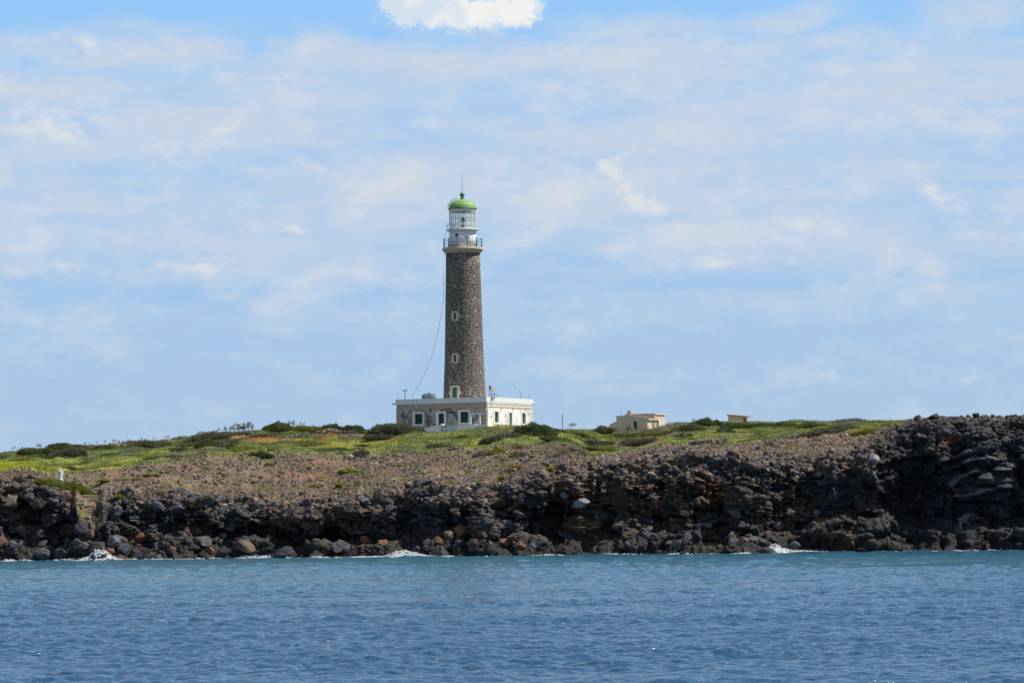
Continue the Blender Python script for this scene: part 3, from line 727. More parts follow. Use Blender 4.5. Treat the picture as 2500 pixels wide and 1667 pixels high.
# ------------------------------------------------------------------ SEA
def make_sea():
    ys = [12.0]
    while ys[-1] < 392:
        Y = ys[-1]; ys.append(Y + (2.5 if Y < 55 else max(0.05, Y * Y / 140000.0)))
    ys = np.array(ys)
    fine_t = np.linspace(-.185, .185, 900)
    tx = np.concatenate([-np.geomspace(60, .2, 26), fine_t, np.geomspace(.2, 60, 26)])
    Yg_, T = np.meshgrid(ys, tx, indexing='ij'); X = T * Yg_
    Z = np.zeros_like(X); DX = np.zeros_like(X); DY = np.zeros_like(X)
    r = np.random.default_rng(5)
    dy = np.gradient(ys)[:, None]
    infine = (np.abs(T) < .19).astype(float)
    for k in range(80):
        lam = 0.28 * (9 / .28) ** (k / 79.0) * r.uniform(.9, 1.1)
        th = r.normal(R(-75), R(42)); kx, ky = math.cos(th), math.sin(th)
        amp = 0.0115 * lam ** .95 / (1 + (lam / 1.6) ** 1.5) * r.uniform(.5, 1.3); kk = 2 * math.pi / lam; ph = r.uniform(0, 6.28)
        fade = np.clip((lam / (dy * 1.6)) - .6, 0, 1) * infine if lam < 9 else np.ones_like(X) * (infine * .99)
        a = kk * (kx * X + ky * Yg_) + ph
        Z += amp * fade * np.sin(a); DX += -amp * fade * kx * np.cos(a); DY += -amp * fade * ky * np.cos(a)
    mod = 0.95 + .9 * fbm(np.stack([X / 22, Yg_ / 12, X * 0], -1), 3, 3)
    Z *= mod
    for lam, th, am in ((9.5, -80, .055), (14, -62, .06), (6.5, -98, .035), (4.6, -70, .03)):
        kx, ky = math.cos(R(th)), math.sin(R(th)); kk = 2 * math.pi / lam
        Z += am * (0.6 + .8 * fbm(np.stack([X / 30 + lam, Yg_ / 30, X * 0], -1), 2, 9)) * np.sin(kk * (kx * X + ky * Yg_) + lam + 1.5 * fbm(np.stack([X / 12, Yg_ / 12, X * 0], -1), 2, 19)) * infine
    V = np.stack([X + DX, Yg_ + DY, Z], -1)
    nr_, nc_ = X.shape
    i = (np.arange(nr_ - 1)[:, None] * nc_ + np.arange(nc_ - 1)[None]).ravel()
    Fc = np.stack([i, i + 1, i + nc_ + 1, i + nc_], -1)
    V = V.reshape(-1, 3); b = len(V)
    far = np.array([(-40000, -3000, -.9), (40000, -3000, -.9), (40000, 45000, -.9), (-40000, 45000, -.9)])
    V = np.concatenate([V, far]); Fc = np.concatenate([Fc, [[b, b + 1, b + 2, b + 3]]])
    return raw_mesh('sea', V, Fc, True)
m, t, b = material('sea_water')
pos_ = t.new('ShaderNodeNewGeometry').outputs['Position']
sp = t.new('ShaderNodeSeparateXYZ'); t.l.new(pos_, sp.inputs[0])
nsh = t.noise(t.mapping(pos_, scale=(.03, .02, 1)), 1.0, 4, .6)
sh = t.mapr(t.math('ADD', sp.outputs[1], t.math('MULTIPLY', t.math('SUBTRACT', nsh, .5), 210)), 110, 345, 0, 1, True)
npx = t.noise(t.mapping(pos_, scale=(.05, .018, 1), loc=(4, 2, 0)), 1.0, 3, .5)
deep = t.mix(t.noise(t.mapping(pos_, scale=(.1, .05, 1)), 1.0, 4), (.020, .074, .158), (.027, .09, .182))
sha = t.mix(t.mapr(npx, .5, .75, 0, .8, True), (.025, .115, .18), (.03, .15, .185))
t.put(b, 'Base Color', t.mix(sh, deep, sha)); t.put(b, 'Roughness', .09); t.put(b, 'IOR', 1.33)
v1 = t.mapping(pos_, rot=(0, 0, R(18)), scale=(1.0, 1.7, 1))
h1 = t.noise(v1, 1.6, 3, .55); h2 = t.noise(v1, 5.0, 4, .6)
hh = t.math('ADD', t.math('MULTIPLY', h1, 1.0), t.math('MULTIPLY', h2, .35))
bp = t.new('ShaderNodeBump'); t.put(bp, 'Strength', 1.0); t.put(bp, 'Distance', .17); t.put(bp, 'Height', hh); t.put(b, 'Normal', bp.outputs[0])
sea = link('sea', make_sea(), m); sea['kind'] = 'structure'; sea['label'] = 'rippled blue sea turning turquoise near the shore'

# ------------------------------------------------------------------ foam
mf, t, b = material('foam')
t.put(b, 'Base Color', (.86, .88, .88)); t.put(b, 'Roughness', .6)
t.put(b, 'Subsurface Weight', 0.0)
def foam_strip(name, pts, wdt, lump, label, seed):
    """irregular crust of white water along a line of (x, Y) world points"""
    r = np.random.default_rng(seed); V, Fc, b0 = [], [], 0
    pv, pf = rock_proto(1, 77, 0, .2)
    n = 0
    for j in range(len(pts) - 1):
        (x0, y0, h0), (x1, y1, h1) = pts[j], pts[j + 1]
        L = math.hypot(x1 - x0, y1 - y0); m_ = max(2, int(L * lump * (1 + 1.2 * max(h0, h1))))
        for _ in range(m_):
            u = r.random(); h = h0 + (h1 - h0) * u
            if h <= 0: continue
            q = r.random() ** 1.6
            x = x0 + (x1 - x0) * u + r.normal() * .12; y = y0 + (y1 - y0) * u + r.normal() * wdt
            z = q * h
            s = r.uniform(.03, .10) * (1.25 - q * .9) * (1 + h * .5)
            V.append(pv * np.array([s * r.uniform(1, 2.4), s * 1.3, s * (.45 if h < .4 else .9)]) + np.array([x, y, z])); Fc.append(pf + b0); b0 += len(pv)
    me = raw_mesh(name, np.concatenate(V), np.concatenate(Fc), True)
    return tag(link(name, me, mf), label, 'foam', None, 'stuff')
WL = np.where((G[3:75, :, 2] > 0.02), G[3:75, :, 1], 1e9).min(0); WL = np.where(WL > 1e8, Yw, WL)
def shore(px): # world x, Y of the waterline
    Yk = float(np.interp(px, CO, WL)) - .15; return P(px, 1360, Yk)[0], Yk
def fs(name, tab, label, seed, wdt=.35, lump=26):
    pts = []
    for px, h in tab:
        x, Y = shore(px); pts.append((x, Y, h))
    foam_strip(name, pts, wdt, lump, label, seed)
fs('foam', [(188, .05), (205, .35), (222, .5), (238, 1.25), (246, .9), (256, 1.1), (268, .55), (285, .35), (302, .1)], 'white wave splash bursting on the rocks below the stone steps', 3, .5, 150)
fs('foam', [(0, .1), (20, .25), (34, .08)], 'small white foam line at the left edge of the shore', 4)
fs('foam', [(338, .08), (380, .2), (430, .18), (470, .1), (520, .22), (545, .05)], 'thin white foam line right of the big splash', 5)
fs('foam', [(575, .05), (600, .3), (650, .35), (700, .15), (720, 0.02)], 'white foam wash at the left end of the dark overhang', 6, .4, 40)
fs('foam', [(820, .05), (880, .12), (940, .2), (962, .55), (985, .75), (1010, .5), (1040, .2), (1120, .08)], 'breaking white wave below the lighthouse rocks', 7, .45, 70)
fs('foam', [(1296, .05), (1320, .2), (1350, .15), (1362, .03)], 'short white foam streak before the black sea cave', 8)
fs('foam', [(1440, .1), (1480, .22), (1540, .15), (1560, .03)], 'low foam line right of the sea cave', 9)
fs('foam', [(1680, .08), (1760, .1), (1800, .05)], 'faint foam line under the right hand rubble', 10, .3, 14)
fs('foam', [(1868, .2), (1882, .8), (1892, .95), (1905, .6), (1930, .3), (1990, .18), (2060, .05)], 'white water breaking over the outlying rock', 11, .5, 110)
fs('foam', [(2080, .04), (2160, .12), (2235, .1), (2260, .02)], 'thin foam line along the flat rock tongue', 12, .3, 16)
fs('foam', [(1785, .04), (1820, .16), (1850, .1)], 'low white streak left of the outlying rock', 13, .3, 40)
rf = np.random.default_rng(44)
for k, (a_, b_) in enumerate(((-230, 180), (306, 340), (546, 580), (716, 824), (1118, 1300), (1362, 1442), (1556, 1684), (1800, 1872), (2056, 2086), (2258, 2730))):
    xs_ = np.arange(a_, b_, 7.0); hh0 = np.clip(fbm(np.stack([xs_ / 22, xs_ * 0 + k, xs_ * 0], -1), 3, 66) * .6 + .07, 0, .26)
    if a_ > 1100 and a_ < 1800 or a_ > 2200: hh0 *= .55
    fs('foam', [(float(x_), float(h_)) for x_, h_ in zip(xs_, hh0)] + [(b_, .03)], ['broken white wash along the shore at the far left', 'thin wash between the big splash and the next foam line', 'short wash before the left end of the dark overhang', 'broken wash under the dark overhang', 'thin wash below the square rust tinted boulder',
        'wash just right of the black sea cave', 'wash along the rubble shore below the hut', 'wash left of the outlying rock', 'small wash beginning the flat rock tongue', 'faint wash under the right cliff'][k], 70 + k, .4, 30)
for (px, py, Y, s, lab, cn, sq) in ((1868, 1352, 334.5, .75, 'black pointed rock standing in the white water off the shore', 'dark grey', (1.3, .7, .95)), (1845, 1357, 333.2, .42, 'low wet rock beside the pointed rock in the water', 'dark grey', (1.8, .8, .45)),
                                (274, 1366, 344, .42, 'small black rock awash in front of the big splash', 'black', (1.7, .8, .5)), (1752, 1359, 331, .2, 'tiny black rock tip showing in the open water', 'black', (1.9, .8, .5))):
    q_ = P(px, py, Y); q_[2] = .05; place_boulder(q_, s, cn, lab, None, sq=sq, rot=(0.1, .1, .4))

# ------------------------------------------------------------------ TURF BLADES
def blades(name, pos, h, wdt, colr, label, lean=.35):
    n = len(pos); a = rng.random(n) * 6.28; d = np.stack([np.cos(a), np.sin(a), np.zeros(n)], -1)
    l = rng.normal(size=(n, 2)) * lean
    tip = pos + np.stack([l[:, 0] * h, l[:, 1] * h, h], -1)
    base = pos - np.array([0, 0, .04])
    V = np.stack([base - d * wdt[:, None], base + d * wdt[:, None], tip], 1).reshape(-1, 3)
    Fc = np.arange(3 * n).reshape(-1, 3)
    me = raw_mesh(name, V, Fc, False, np.repeat(colr, 3, 0))
    return tag(link(name, me, M_leaf), label, 'plants', None, 'stuff')
def w_turf(A, xs, ys, rw, nn):
    wz = wturf[n_cliff + 98:n_cliff + 275][:-1, :-1]
    px = proj(A)
    bare = 0
    for (ex, ey, sx, sy) in ((640, 1071, 60, 5), (560, 1066, 50, 3.5), (818, 1059, 50, 4), (555, 1114, 60, 3), (1440, 1083, 20, 2.5)):
        bare = bare + np.exp(-(((px[0] - ex) / sx) ** 2 + ((px[1] - ey) / sy) ** 2))
    return wz * np.clip(1 - bare * .7, 0.1, 1) * np.where(rw > n_cliff + 232, .35, 1) * (0.35 + .65 * sstep(-.5, 0.1, fbm(A / np.array([2, 1.5, 50]), 3, 4321)))
pos, _, _ = cells(n_cliff + 98, n_cliff + 275, 420000, w_turf)
inb = (np.abs(pos[:, 0] + 6) < 12) & (pos[:, 1] > 391) & (pos[:, 1] < 412)
pos = pos[~inb]
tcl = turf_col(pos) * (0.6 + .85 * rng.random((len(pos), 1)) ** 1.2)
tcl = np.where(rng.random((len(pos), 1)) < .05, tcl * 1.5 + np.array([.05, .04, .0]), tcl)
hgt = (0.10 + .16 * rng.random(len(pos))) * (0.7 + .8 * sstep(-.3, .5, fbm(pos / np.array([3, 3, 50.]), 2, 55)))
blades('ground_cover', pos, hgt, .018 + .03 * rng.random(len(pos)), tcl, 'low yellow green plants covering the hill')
pos, _, _ = cells(n_cliff - 4, n_cliff + 108, 26000, lambda A, xs, ys, rw, nn: (sstep(.12, .4, fbm(A / np.array([2.2, 1.6, 50]), 3, 920)) + .6 * sstep(92, 108, rw - n_cliff) * (fbm(A / np.array([1.5, 1.2, 50]), 2, 99) > 0) + .01) * (1 - sstep(2120, 2200, xs)))
pc = np.where(rng.random((len(pos), 1)) < .6, np.array([[.27, .27, .06]]), np.array([[.24, .20, .10]])) * (.6 + .7 * rng.random((len(pos), 1)))
blades('slope_plants', pos, .07 + .10 * rng.random(len(pos)), .018 + .03 * rng.random(len(pos)), pc, 'sparse olive plants creeping between the stones of the slope')
# ------------------------------------------------------------------ SHRUBS
def shrub_mesh(rx, ry, h, n, pal, seed, spiky=.0, leaf=.07):
    r = np.random.default_rng(seed)
    d = r.normal(size=(n, 3)); d[:, 2] = np.abs(d[:, 2]) * .95; d /= np.linalg.norm(d, axis=1, keepdims=True)
    bump = 1 + .30 * fbm(d * 2.1 + seed, 3, seed) + .16 * fbm(d * 7 + seed, 2, seed + 3)
    rad = (1 - .42 * r.random(n) ** 2) * bump
    nl = max(3, int(rx / h * 2.2)); lx = np.linspace(-.72, .72, nl) + r.normal(size=nl) * .06; lh = (.62 + .38 * r.random(nl)) * (1 - .55 * np.abs(lx) ** 2); ly_ = r.normal(size=nl) * .25
    k = r.integers(0, nl, n); lw = min(.75, 1.5 / nl + .22)
    c = d * rad[:, None] * np.array([rx * lw, ry * .7, h])
    c[:, 2] *= lh[k]; c[:, 0] += lx[k] * rx * .9; c[:, 1] += ly_[k] * ry; c[:, 2] += -.05
    up = d / np.array([rx, ry, h]); up /= np.linalg.norm(up, axis=1, keepdims=True)
    up = up + r.normal(size=(n, 3)) * .55; up[:, 2] += spiky; up /= np.linalg.norm(up, axis=1, keepdims=True)
    L = leaf * (0.6 + r.random(n)) * (1 + spiky * 1.2); a = r.normal(size=(n, 3)); s = np.cross(up, a); s /= np.linalg.norm(s, axis=1, keepdims=True)
    wd = leaf * .5 * (0.6 + r.random(n))
    V = np.stack([c - s * wd[:, None], c + s * wd[:, None], c + up * L[:, None] * 1.6], 1).reshape(-1, 3)
    kk_ = r.random(n); cl = fbm(c * 1.3 + seed, 3, seed + 9)
    pal = np.array(pal); mixk = np.clip(.5 + cl * .9 + (kk_ - .5) * .5, 0, 1)
    C = pal[0] * (1 - mixk[:, None]) + pal[1] * mixk[:, None]; C = C * (0.65 + .7 * r.random((n, 1)))
    # core in a darker leaf colour so the crown is not see-through everywhere
    bm = bmesh.new(); bmesh.ops.create_icosphere(bm, subdivisions=3, radius=1)
    cv = np.array([v.co[:] for v in bm.verts]); cf = np.array([[v.index for v in f.verts] for f in bm.faces]); bm.free()
    cb = 1 + .30 * fbm(np.abs(cv) * np.array([np.sign(cv[:, 0]), np.sign(cv[:, 1]), np.ones(len(cv))]).T * 2.1 + seed, 3, seed)
    cores = [cv * cb[:, None] * np.array([rx * lw, ry * .7, h * lh[j]]) * .78 + np.array([lx[j] * rx * .9, ly_[j] * ry, 0]) for j in range(nl)]
    cf = np.concatenate([cf + j * len(cv) for j in range(nl)]); cv = np.concatenate(cores); cv[:, 2] = np.maximum(cv[:, 2], -.15)
    Fc = np.concatenate([np.arange(3 * n).reshape(-1, 3), cf + 3 * n])
    return raw_mesh('shrub', np.concatenate([V, cv]), Fc, False, np.concatenate([np.repeat(C, 3, 0), np.repeat((pal[0] * .6)[None], len(cv), 0)]))
PAL = {'dark': [(.06, .092, .038), (.15, .185, .07)], 'mid': [(.10, .135, .045), (.2, .23, .07)], 'grey': [(.11, .125, .075), (.22, .225, .13)], 'purple': [(.10, .092, .072), (.20, .19, .115)],
       'green': [(.13, .17, .03), (.27, .29, .055)], 'orange': [(.20, .17, .045), (.42, .25, .06)], 'greybush': [(.15, .14, .12), (.27, .25, .21)], 'lime': [(.2, .24, .02), (.42, .45, .05)], 'yellow': [(.2, .2, .04), (.38, .33, .06)]}
SH = [  # px, base y, width px, height px, palette, spiky, label
    (1305, 1061, 84, 33, 'dark', 0.2, 'large round dark green shrub beside the right corner of the keepers house'),
    (1355, 1052, 40, 12, 'mid', 0.4, 'low green shrub between the round dark shrub and the thin pole'),
    (968, 1053, 112, 22, 'grey', 0.9, 'wide grey green spiky shrub against the left corner of the keepers house'),
    (925, 1060, 60, 13, 'mid', 0.7, 'low green shrub left of the wide spiky shrub'),
    (678, 1048, 62, 20, 'mid', 0.3, 'rounded green shrub topping the skyline hump left of the stone walls'),
    (740, 1050, 90, 13, 'green', 0.3, 'long low green shrub on the skyline above the grey stone wall'),
    (818, 1048, 54, 14, 'mid', 0.8, 'tufty green shrub on the skyline above the pale stone wall'),
    (868, 1055, 52, 19, 'dark', 0.6, 'dark green shrub at the right end of the pale stone wall'),
    (508, 1088, 50, 20, 'dark', 0.2, 'dark round shrub left of the orange ground'),
    (551, 1091, 38, 15, 'dark', 0.2, 'smaller dark shrub right next to the dark round one'),
    (500, 1075, 110, 20, 'grey', 0.4, 'long dark grey green shrub below the cluster of tall dry stalks'),
    (365, 1087, 130, 15, 'grey', 0.3, 'long grey green shrub belt on the left skyline'),
    (155, 1095, 80, 19, 'dark', 0.3, 'dark green shrub on the skyline at far left'),
    (95, 1108, 90, 16, 'mid', 0.3, 'olive shrub sloping down the skyline at far left'),
    (172, 1112, 74, 22, 'purple', 0.2, 'dark purplish shrub strip slanting on the left hillside'),
    (250, 1093, 70, 10, 'mid', 0.3, 'low green shrub on the skyline right of the slanting strip'),
    (135, 1186, 90, 17, 'green', 0.3, 'bright green bush mat right in front of the white shrine'),
    (190, 1194, 62, 20, 'green', 0.3, 'round green bush right of the white shrine above the steps'),
    (1723, 1038, 66, 20, 'dark', 0.2, 'dark green domed shrub on the skyline between the two huts'),
    (1680, 1048, 70, 15, 'grey', 0.4, 'grey green shrub below the domed shrub'),
    (1472, 1054, 48, 17, 'grey', 0.5, 'grey brown shrub at the left wall of the hut'),
    (1450, 1087, 100, 16, 'purple', 0.1, 'left half of the long brown purple shrub bank below the hut'),
    (1540, 1085, 120, 18, 'purple', 0.2, 'right half of the long brown purple shrub bank below the hut'),
    (1664, 1062, 46, 10, 'grey', 0.2, 'flat grey shrub right below the hut doors'),
    (1504, 1065, 32, 11, 'purple', 0.1, 'small dark shrub under the left wall of the hut'),
    (1772, 1055, 36, 15, 'dark', 0.1, 'small dark round shrub below the domed shrub'),
    (1800, 1043, 76, 12, 'mid', 0.4, 'green shrub in front of the small tiled shed'),
    (1855, 1042, 60, 14, 'dark', 0.3, 'dark shrub right of the small tiled shed'),
    (1905, 1040, 60, 15, 'mid', 0.4, 'green skyline shrub second right of the small tiled shed'),
    (1975, 1043, 80, 15, 'mid', 0.5, 'last tall green skyline shrub before the smooth crest at right'),
    (1220, 1070, 82, 16, 'grey', 0.3, 'grey green shrub mound in front of the white right wall'),
    (1068, 1090, 50, 13, 'purple', 0.1, 'dark grey shrub strip below the painted flag'),
    (938, 1071, 108, 13, 'purple', 0.2, 'grey purple shrub strip below the wide spiky shrub'),
    (884, 1110, 36, 19, 'purple', 0.1, 'dark hollow full of grey shrubs at the lower edge of the green'),
    (638, 1112, 54, 12, 'dark', 0.2, 'dark shrub at the lower edge of the green by the white stone'),
    (657, 1065, 36, 9, 'mid', 0.2, 'small green shrub under the skyline hump'),
    (2000, 1060, 130, 15, 'purple', 0.3, 'brown grey shrub bank on the right hand crest'),
    (2120, 1056, 90, 14, 'green', 0.4, 'yellow green bush mat next to the right cliff'),
    (1130, 1068, 40, 8, 'mid', 0.3, 'small green shrub between the painted flag and the grey mound'),
    (1565, 1062, 120, 9, 'mid', 0.5, 'ragged green shrub line right under the hut'),
    (1365, 1074, 100, 10, 'mid', 0.3, 'low green shrub line below the thin pole'),
    (1271, 1092, 36, 12, 'orange', 0.1, 'orange green cushion bush highest of those on the slope'),
    (1258, 1110, 26, 13, 'orange', 0.1, 'orange cushion bush left of the grey one below the highest cushion'),
    (1279, 1111, 26, 14, 'greybush', 0.1, 'grey cushion bush touching the orange one below the highest cushion'),
    (1362, 1115, 42, 18, 'greybush', 0.1, 'large grey dome cushion bush in the middle of the slope'),
    (1380, 1105, 26, 12, 'orange', 0.1, 'orange cushion bush behind the large grey dome'),
    (1409, 1103, 38, 13, 'greybush', 0.1, 'brown grey cushion bush right of the orange one'),
    (1256, 1144, 36, 13, 'orange', 0.1, 'orange and grey cushion bush lowest on the slope'),
    (1214, 1103, 52, 16, 'yellow', 0.1, 'yellow green cushion bush at the grass edge below the house'),
    (1176, 1111, 36, 12, 'greybush', 0.1, 'grey cushion bush left of the yellow green one at the grass edge'),
    (1885, 1088, 26, 10, 'greybush', 0.1, 'small grey cushion bush on the right slope'),
]
shrub_pts = []
for i, (px, py, wd, ht, pal, spk, lab) in enumerate(SH):
    p, k = surf_at(px, py - 1, n_cliff - 5)
    m_ = p[1] / F; rx = wd * m_ / 2 * .95; hh_ = ht * m_ * 1.2
    ry = min(max(hh_ * 1.3, rx * .5), 2.6)
    n = int(min(12000, 2000 + 1400 * rx * hh_ * 4))
    cat = 'bush' if 'cushion' in lab or 'bush' in lab else 'shrub'
    me = shrub_mesh(rx, ry, hh_, n, PAL[pal], 20 + i, spk, .075 if cat == 'shrub' else .05)
    o = link('cushion_bush' if 'cushion' in lab else 'shrub', me, M_leaf, None, (p[0], p[1] + ry * .25, p[2] - .12)); tag(o, lab, cat)
    # lean the long axis with the slope line of the hillside
    r0, c0 = k; c1, c2 = max(c0 - 6, 0), min(c0 + 6, n_c - 1)
    o.rotation_euler.y = -math.atan2(G[r0, c2, 2] - G[r0, c1, 2], G[r0, c2, 0] - G[r0, c1, 0]) * .8
LOWM = [shrub_mesh(1.3, .8, .36, 2600, PAL[k], 300 + i, .5, .06) for i, k in enumerate(('mid', 'grey', 'green', 'dark', 'purple'))]
pos, r_, c_ = cells(n_cliff + 116, n_cliff + 232, 80, lambda A, xs, ys, rw, nn: (0.3 + (fbm(A / np.array([9, 4, 50.]), 2, 88) > 0)) * ((xs < 955) | (xs > 1330)) * (ys > 1035) * (xs < 2200))
for i, p in enumerate(pos):
    k = int(rng.integers(0, 5)); a = proj(p)[0]
    wh = 'on the far left hillside' if a < 330 else 'on the green slope left of the stone walls' if a < 690 else 'on the green left of the keepers house' if a < 960 else 'on the green before the hut' if a < 1640 else 'on the green right of the hut'
    lab = f"small low {('green', 'grey green', 'bright green', 'dark green', 'brownish')[k]} scrub {wh}"
    o = link('low_shrub', LOWM[k], M_leaf, None, (p[0], p[1], p[2] - .08)); z_ = rng.uniform(.55, 1.25); o.scale = (z_ * rng.uniform(.8, 1.5), z_, z_ * rng.uniform(.7, 1.2)); o.rotation_euler.z = rng.uniform(-.5, .5)
    tag(o, lab, 'shrub', lab)
# small succulent clumps on the stones
SUC = [(855, 1148, 46, 20), (770, 1184, 22, 12), (834, 1180, 24, 13), (1147, 1150, 24, 11), (1228, 1164, 28, 12), (1090, 1178, 26, 10), (370, 1156, 44, 12), (415, 1148, 28, 11), (254, 1170, 32, 10), (300, 1167, 30, 8), (334, 1166, 20, 8),
       (531, 1169, 15, 8), (1716, 1108, 32, 8), (1340, 1141, 24, 8), (291, 1211, 16, 13), (473, 1238, 14, 20), (785, 1164, 16, 8), (1176, 1170, 14, 7), (660, 1128, 22, 7), (980, 1132, 20, 6), (905, 1160, 24, 7), (1268, 1160, 16, 6), (575, 1180, 12, 7), (1640, 1120, 20, 6), (1930, 1090, 28, 7), (84, 1262, 9, 9)]
for i, (px, py, wd, ht) in enumerate(SUC):
    p, k = surf_at(px, py, 0)
    m_ = p[1] / F; me = shrub_mesh(wd * m_ / 2, wd * m_ / 2 * .8, ht * m_ * .7, 700, PAL['lime'], 120 + i, .1, .05); me.name = 'succulent_clump'
    o = link('succulent_clump', me, M_leaf, None, (p[0], p[1] - .1, p[2] - .05))
    wh = region(px) if py > 1195 else {0: 'near the top of the steps', 1: 'on the left part of the stony slope', 2: 'on the stony slope left of the lighthouse line', 3: 'on the stony slope below the lighthouse', 4: 'on the stony slope below the cushion bushes', 5: 'on the stony slope right of the huts'}[0 if px < 350 else 1 if px < 700 else 2 if px < 1000 else 3 if px < 1250 else 4 if px < 1600 else 5]
    lab = f'{"large " if wd > 26 else "small "}yellow green succulent clump {wh}' if py <= 1195 else f'bright green plant growing from the cliff {wh}'
    tag(o, lab, 'plant', lab.replace('clump', 'clumps').replace('plant growing', 'plants growing'))

# ------------------------------------------------------------------ DRY FLOWER STALKS
M_stalk = plain('dry_stalk', (.42, .36, .26), .8); M_stalk2 = plain('pink_stalk', (.38, .29, .23), .8); M_head = plain('seed_head', (.16, .12, .10), .9)
def stalk_meshes(seed, h):
    r = random.Random(seed); st = MB(); hd = MB()
    top_ = Vector((r.uniform(-.08, .08), r.uniform(-.05, .05), h))
    st.tube([(0, 0, 0), (top_.x * .4, top_.y * .4, h * .55), top_], .022, 5, .012)
    for k in range(r.randint(6, 10)):
        f = r.uniform(.58, 1.0); b0 = Vector((top_.x * f, top_.y * f, h * f)); a = r.uniform(0, 6.28); l = h * r.uniform(.12, .26)
        e = b0 + Vector((math.cos(a) * l, math.sin(a) * l, l * r.uniform(.5, 1.1)))
        st.tube([b0, e], .012, 4, .008)
        s = r.uniform(.028, .05)
        for _ in range(3):
            c = e + Vector((r.uniform(-.05, .05), r.uniform(-.05, .05), r.uniform(-.04, .05)))
            hd.lathe(c.x, c.y, [(.002, c.z - s), (s * .9, c.z - s * .3), (s * .8, c.z + s * .4), (.002, c.z + s)], 5)
    return st, hd
SM = []
for k in range(6):
    st, hd = stalk_meshes(k, 0.9)
    a = st.build('stem', M_stalk if k < 4 else M_stalk2, None, loc=(0, 0, 0)); b_ = hd.build('seed_head', M_head if k < 4 else M_stalk2, None, loc=(0, 0, 0))
    SM.append((a.data, b_.data)); bpy.data.objects.remove(a); bpy.data.objects.remove(b_)
STK = [(27, 64, 7, 12, 1100, 'at the far left skyline'), (86, 97, 3, 17, 1090, 'at the far left skyline'), (108, 122, 3, 10, 1088, 'at the far left skyline'), (204, 220, 3, 12, 1086, 'on the left skyline beyond the slanting dark shrub'), (232, 234, 1, 14, 1087, 'on the left skyline beyond the slanting dark shrub'),
       (256, 258, 1, 15, 1086, 'on the left skyline beyond the slanting dark shrub'), (274, 312, 6, 14, 1086, 'in the loose row on the left skyline'), (345, 348, 1, 11, 1080, 'on the skyline above the grey green shrub belt'), (376, 384, 2, 13, 1076, 'on the skyline above the grey green shrub belt'), (401, 415, 4, 12, 1072, 'on the skyline above the grey green shrub belt'),
       (484, 512, 6, 13, 1056, 'in the tall cluster above the orange ground'), (532, 570, 9, 16, 1058, 'in the tall cluster above the orange ground'), (568, 616, 16, 24, 1058, 'in the tall cluster above the orange ground'), (704, 720, 4, 22, 1046, 'on the skyline hump left of the keepers house'), (728, 746, 4, 12, 1038, 'on the skyline hump left of the keepers house'),
       (806, 822, 4, 12, 1038, 'on the skyline above the pale stone wall'), (910, 914, 1, 12, 1049, 'alone in the dip left of the spiky shrub'), (536, 630, 14, 15, 1091, 'pale and leaning on the grass below the orange ground'), (1391, 1402, 3, 18, 1048, 'right of the thin pole'), (1488, 1500, 3, 17, 1055, 'before the left wall of the hut'),
       (1530, 1548, 7, 28, 1063, 'before the hut window'), (1555, 1580, 9, 22, 1063, 'before the hut window'), (1588, 1632, 8, 20, 1060, 'before the hut doors'), (1633, 1652, 5, 20, 1052, 'right of the hut on the skyline'), (1655, 1705, 9, 15, 1045, 'right of the hut on the skyline'), (1640, 1720, 10, 16, 1067, 'on the green slope right of the hut'), (1690, 1700, 2, 18, 1034, 'right of the hut on the skyline'),
       (1748, 1800, 3, 15, 1060, 'on the green slope below the tiled shed'), (1100, 1240, 4, 16, 1070, 'on the green slope below the keepers house'), (1285, 1305, 3, 12, 1068, 'before the large round dark shrub'), (1072, 1078, 1, 14, 1041, 'before the green door')]
for (x0, x1, n, hp, by, where) in STK:
    for j in range(n):
        px = x0 + (x1 - x0) * (j + random.random()) / n
        p, k = surf_at(px, by + random.uniform(-2, 2), n_cliff + 105)
        # a spot above the skyline falls back on the crest of that column
        if proj(p)[1] > by + 6:
            c0 = int(np.searchsorted(CO, px)); rr_ = n_cliff + 112 + int(np.argmin(PY[n_cliff + 112:n_cliff + 245, c0])); p = G[rr_, c0].copy()
        h = hp * random.uniform(.75, 1.15) * p[1] / F
        vi = random.randrange(4) if 'hut' not in where and 'thin pole' not in where else random.choice([0, 4, 5, 4])
        o = empty('dry_flower_stalk', (p[0], p[1], p[2] - .1), f'{"reddish" if vi > 3 else "pale brown"} dry branching flower stalk {where}', 'plant', f'{"reddish" if vi > 3 else "pale brown"} dry flower stalks {where}')
        o.scale = (h / .9,) * 3; o.rotation_euler = (0, random.uniform(-.1, .1), random.uniform(0, 6.28))
        for nme, me in zip(('stem', 'seed_head'), SM[vi]):
            c = bpy.data.objects.new(nme, me); col.objects.link(c); c.parent = o

exec_buildings = True
# ================================================================== LIGHTHOUSE
TH = R(27.0)
E1 = np.array([-math.cos(TH), math.sin(TH), 0]); E2 = np.array([math.sin(TH), math.cos(TH), 0])
NL = np.array([-math.sin(TH), -math.cos(TH), 0]); NR = np.array([math.cos(TH), -math.sin(TH), 0])
W_ = 11.7
TC = P(1134.5, 970, 400.0)                                   # tower axis
CORNER = TC + (NL + NR) * W_ / 2                             # nearest corner of the house
def zt(y): return float(P(1131, y, 400.0)[2])
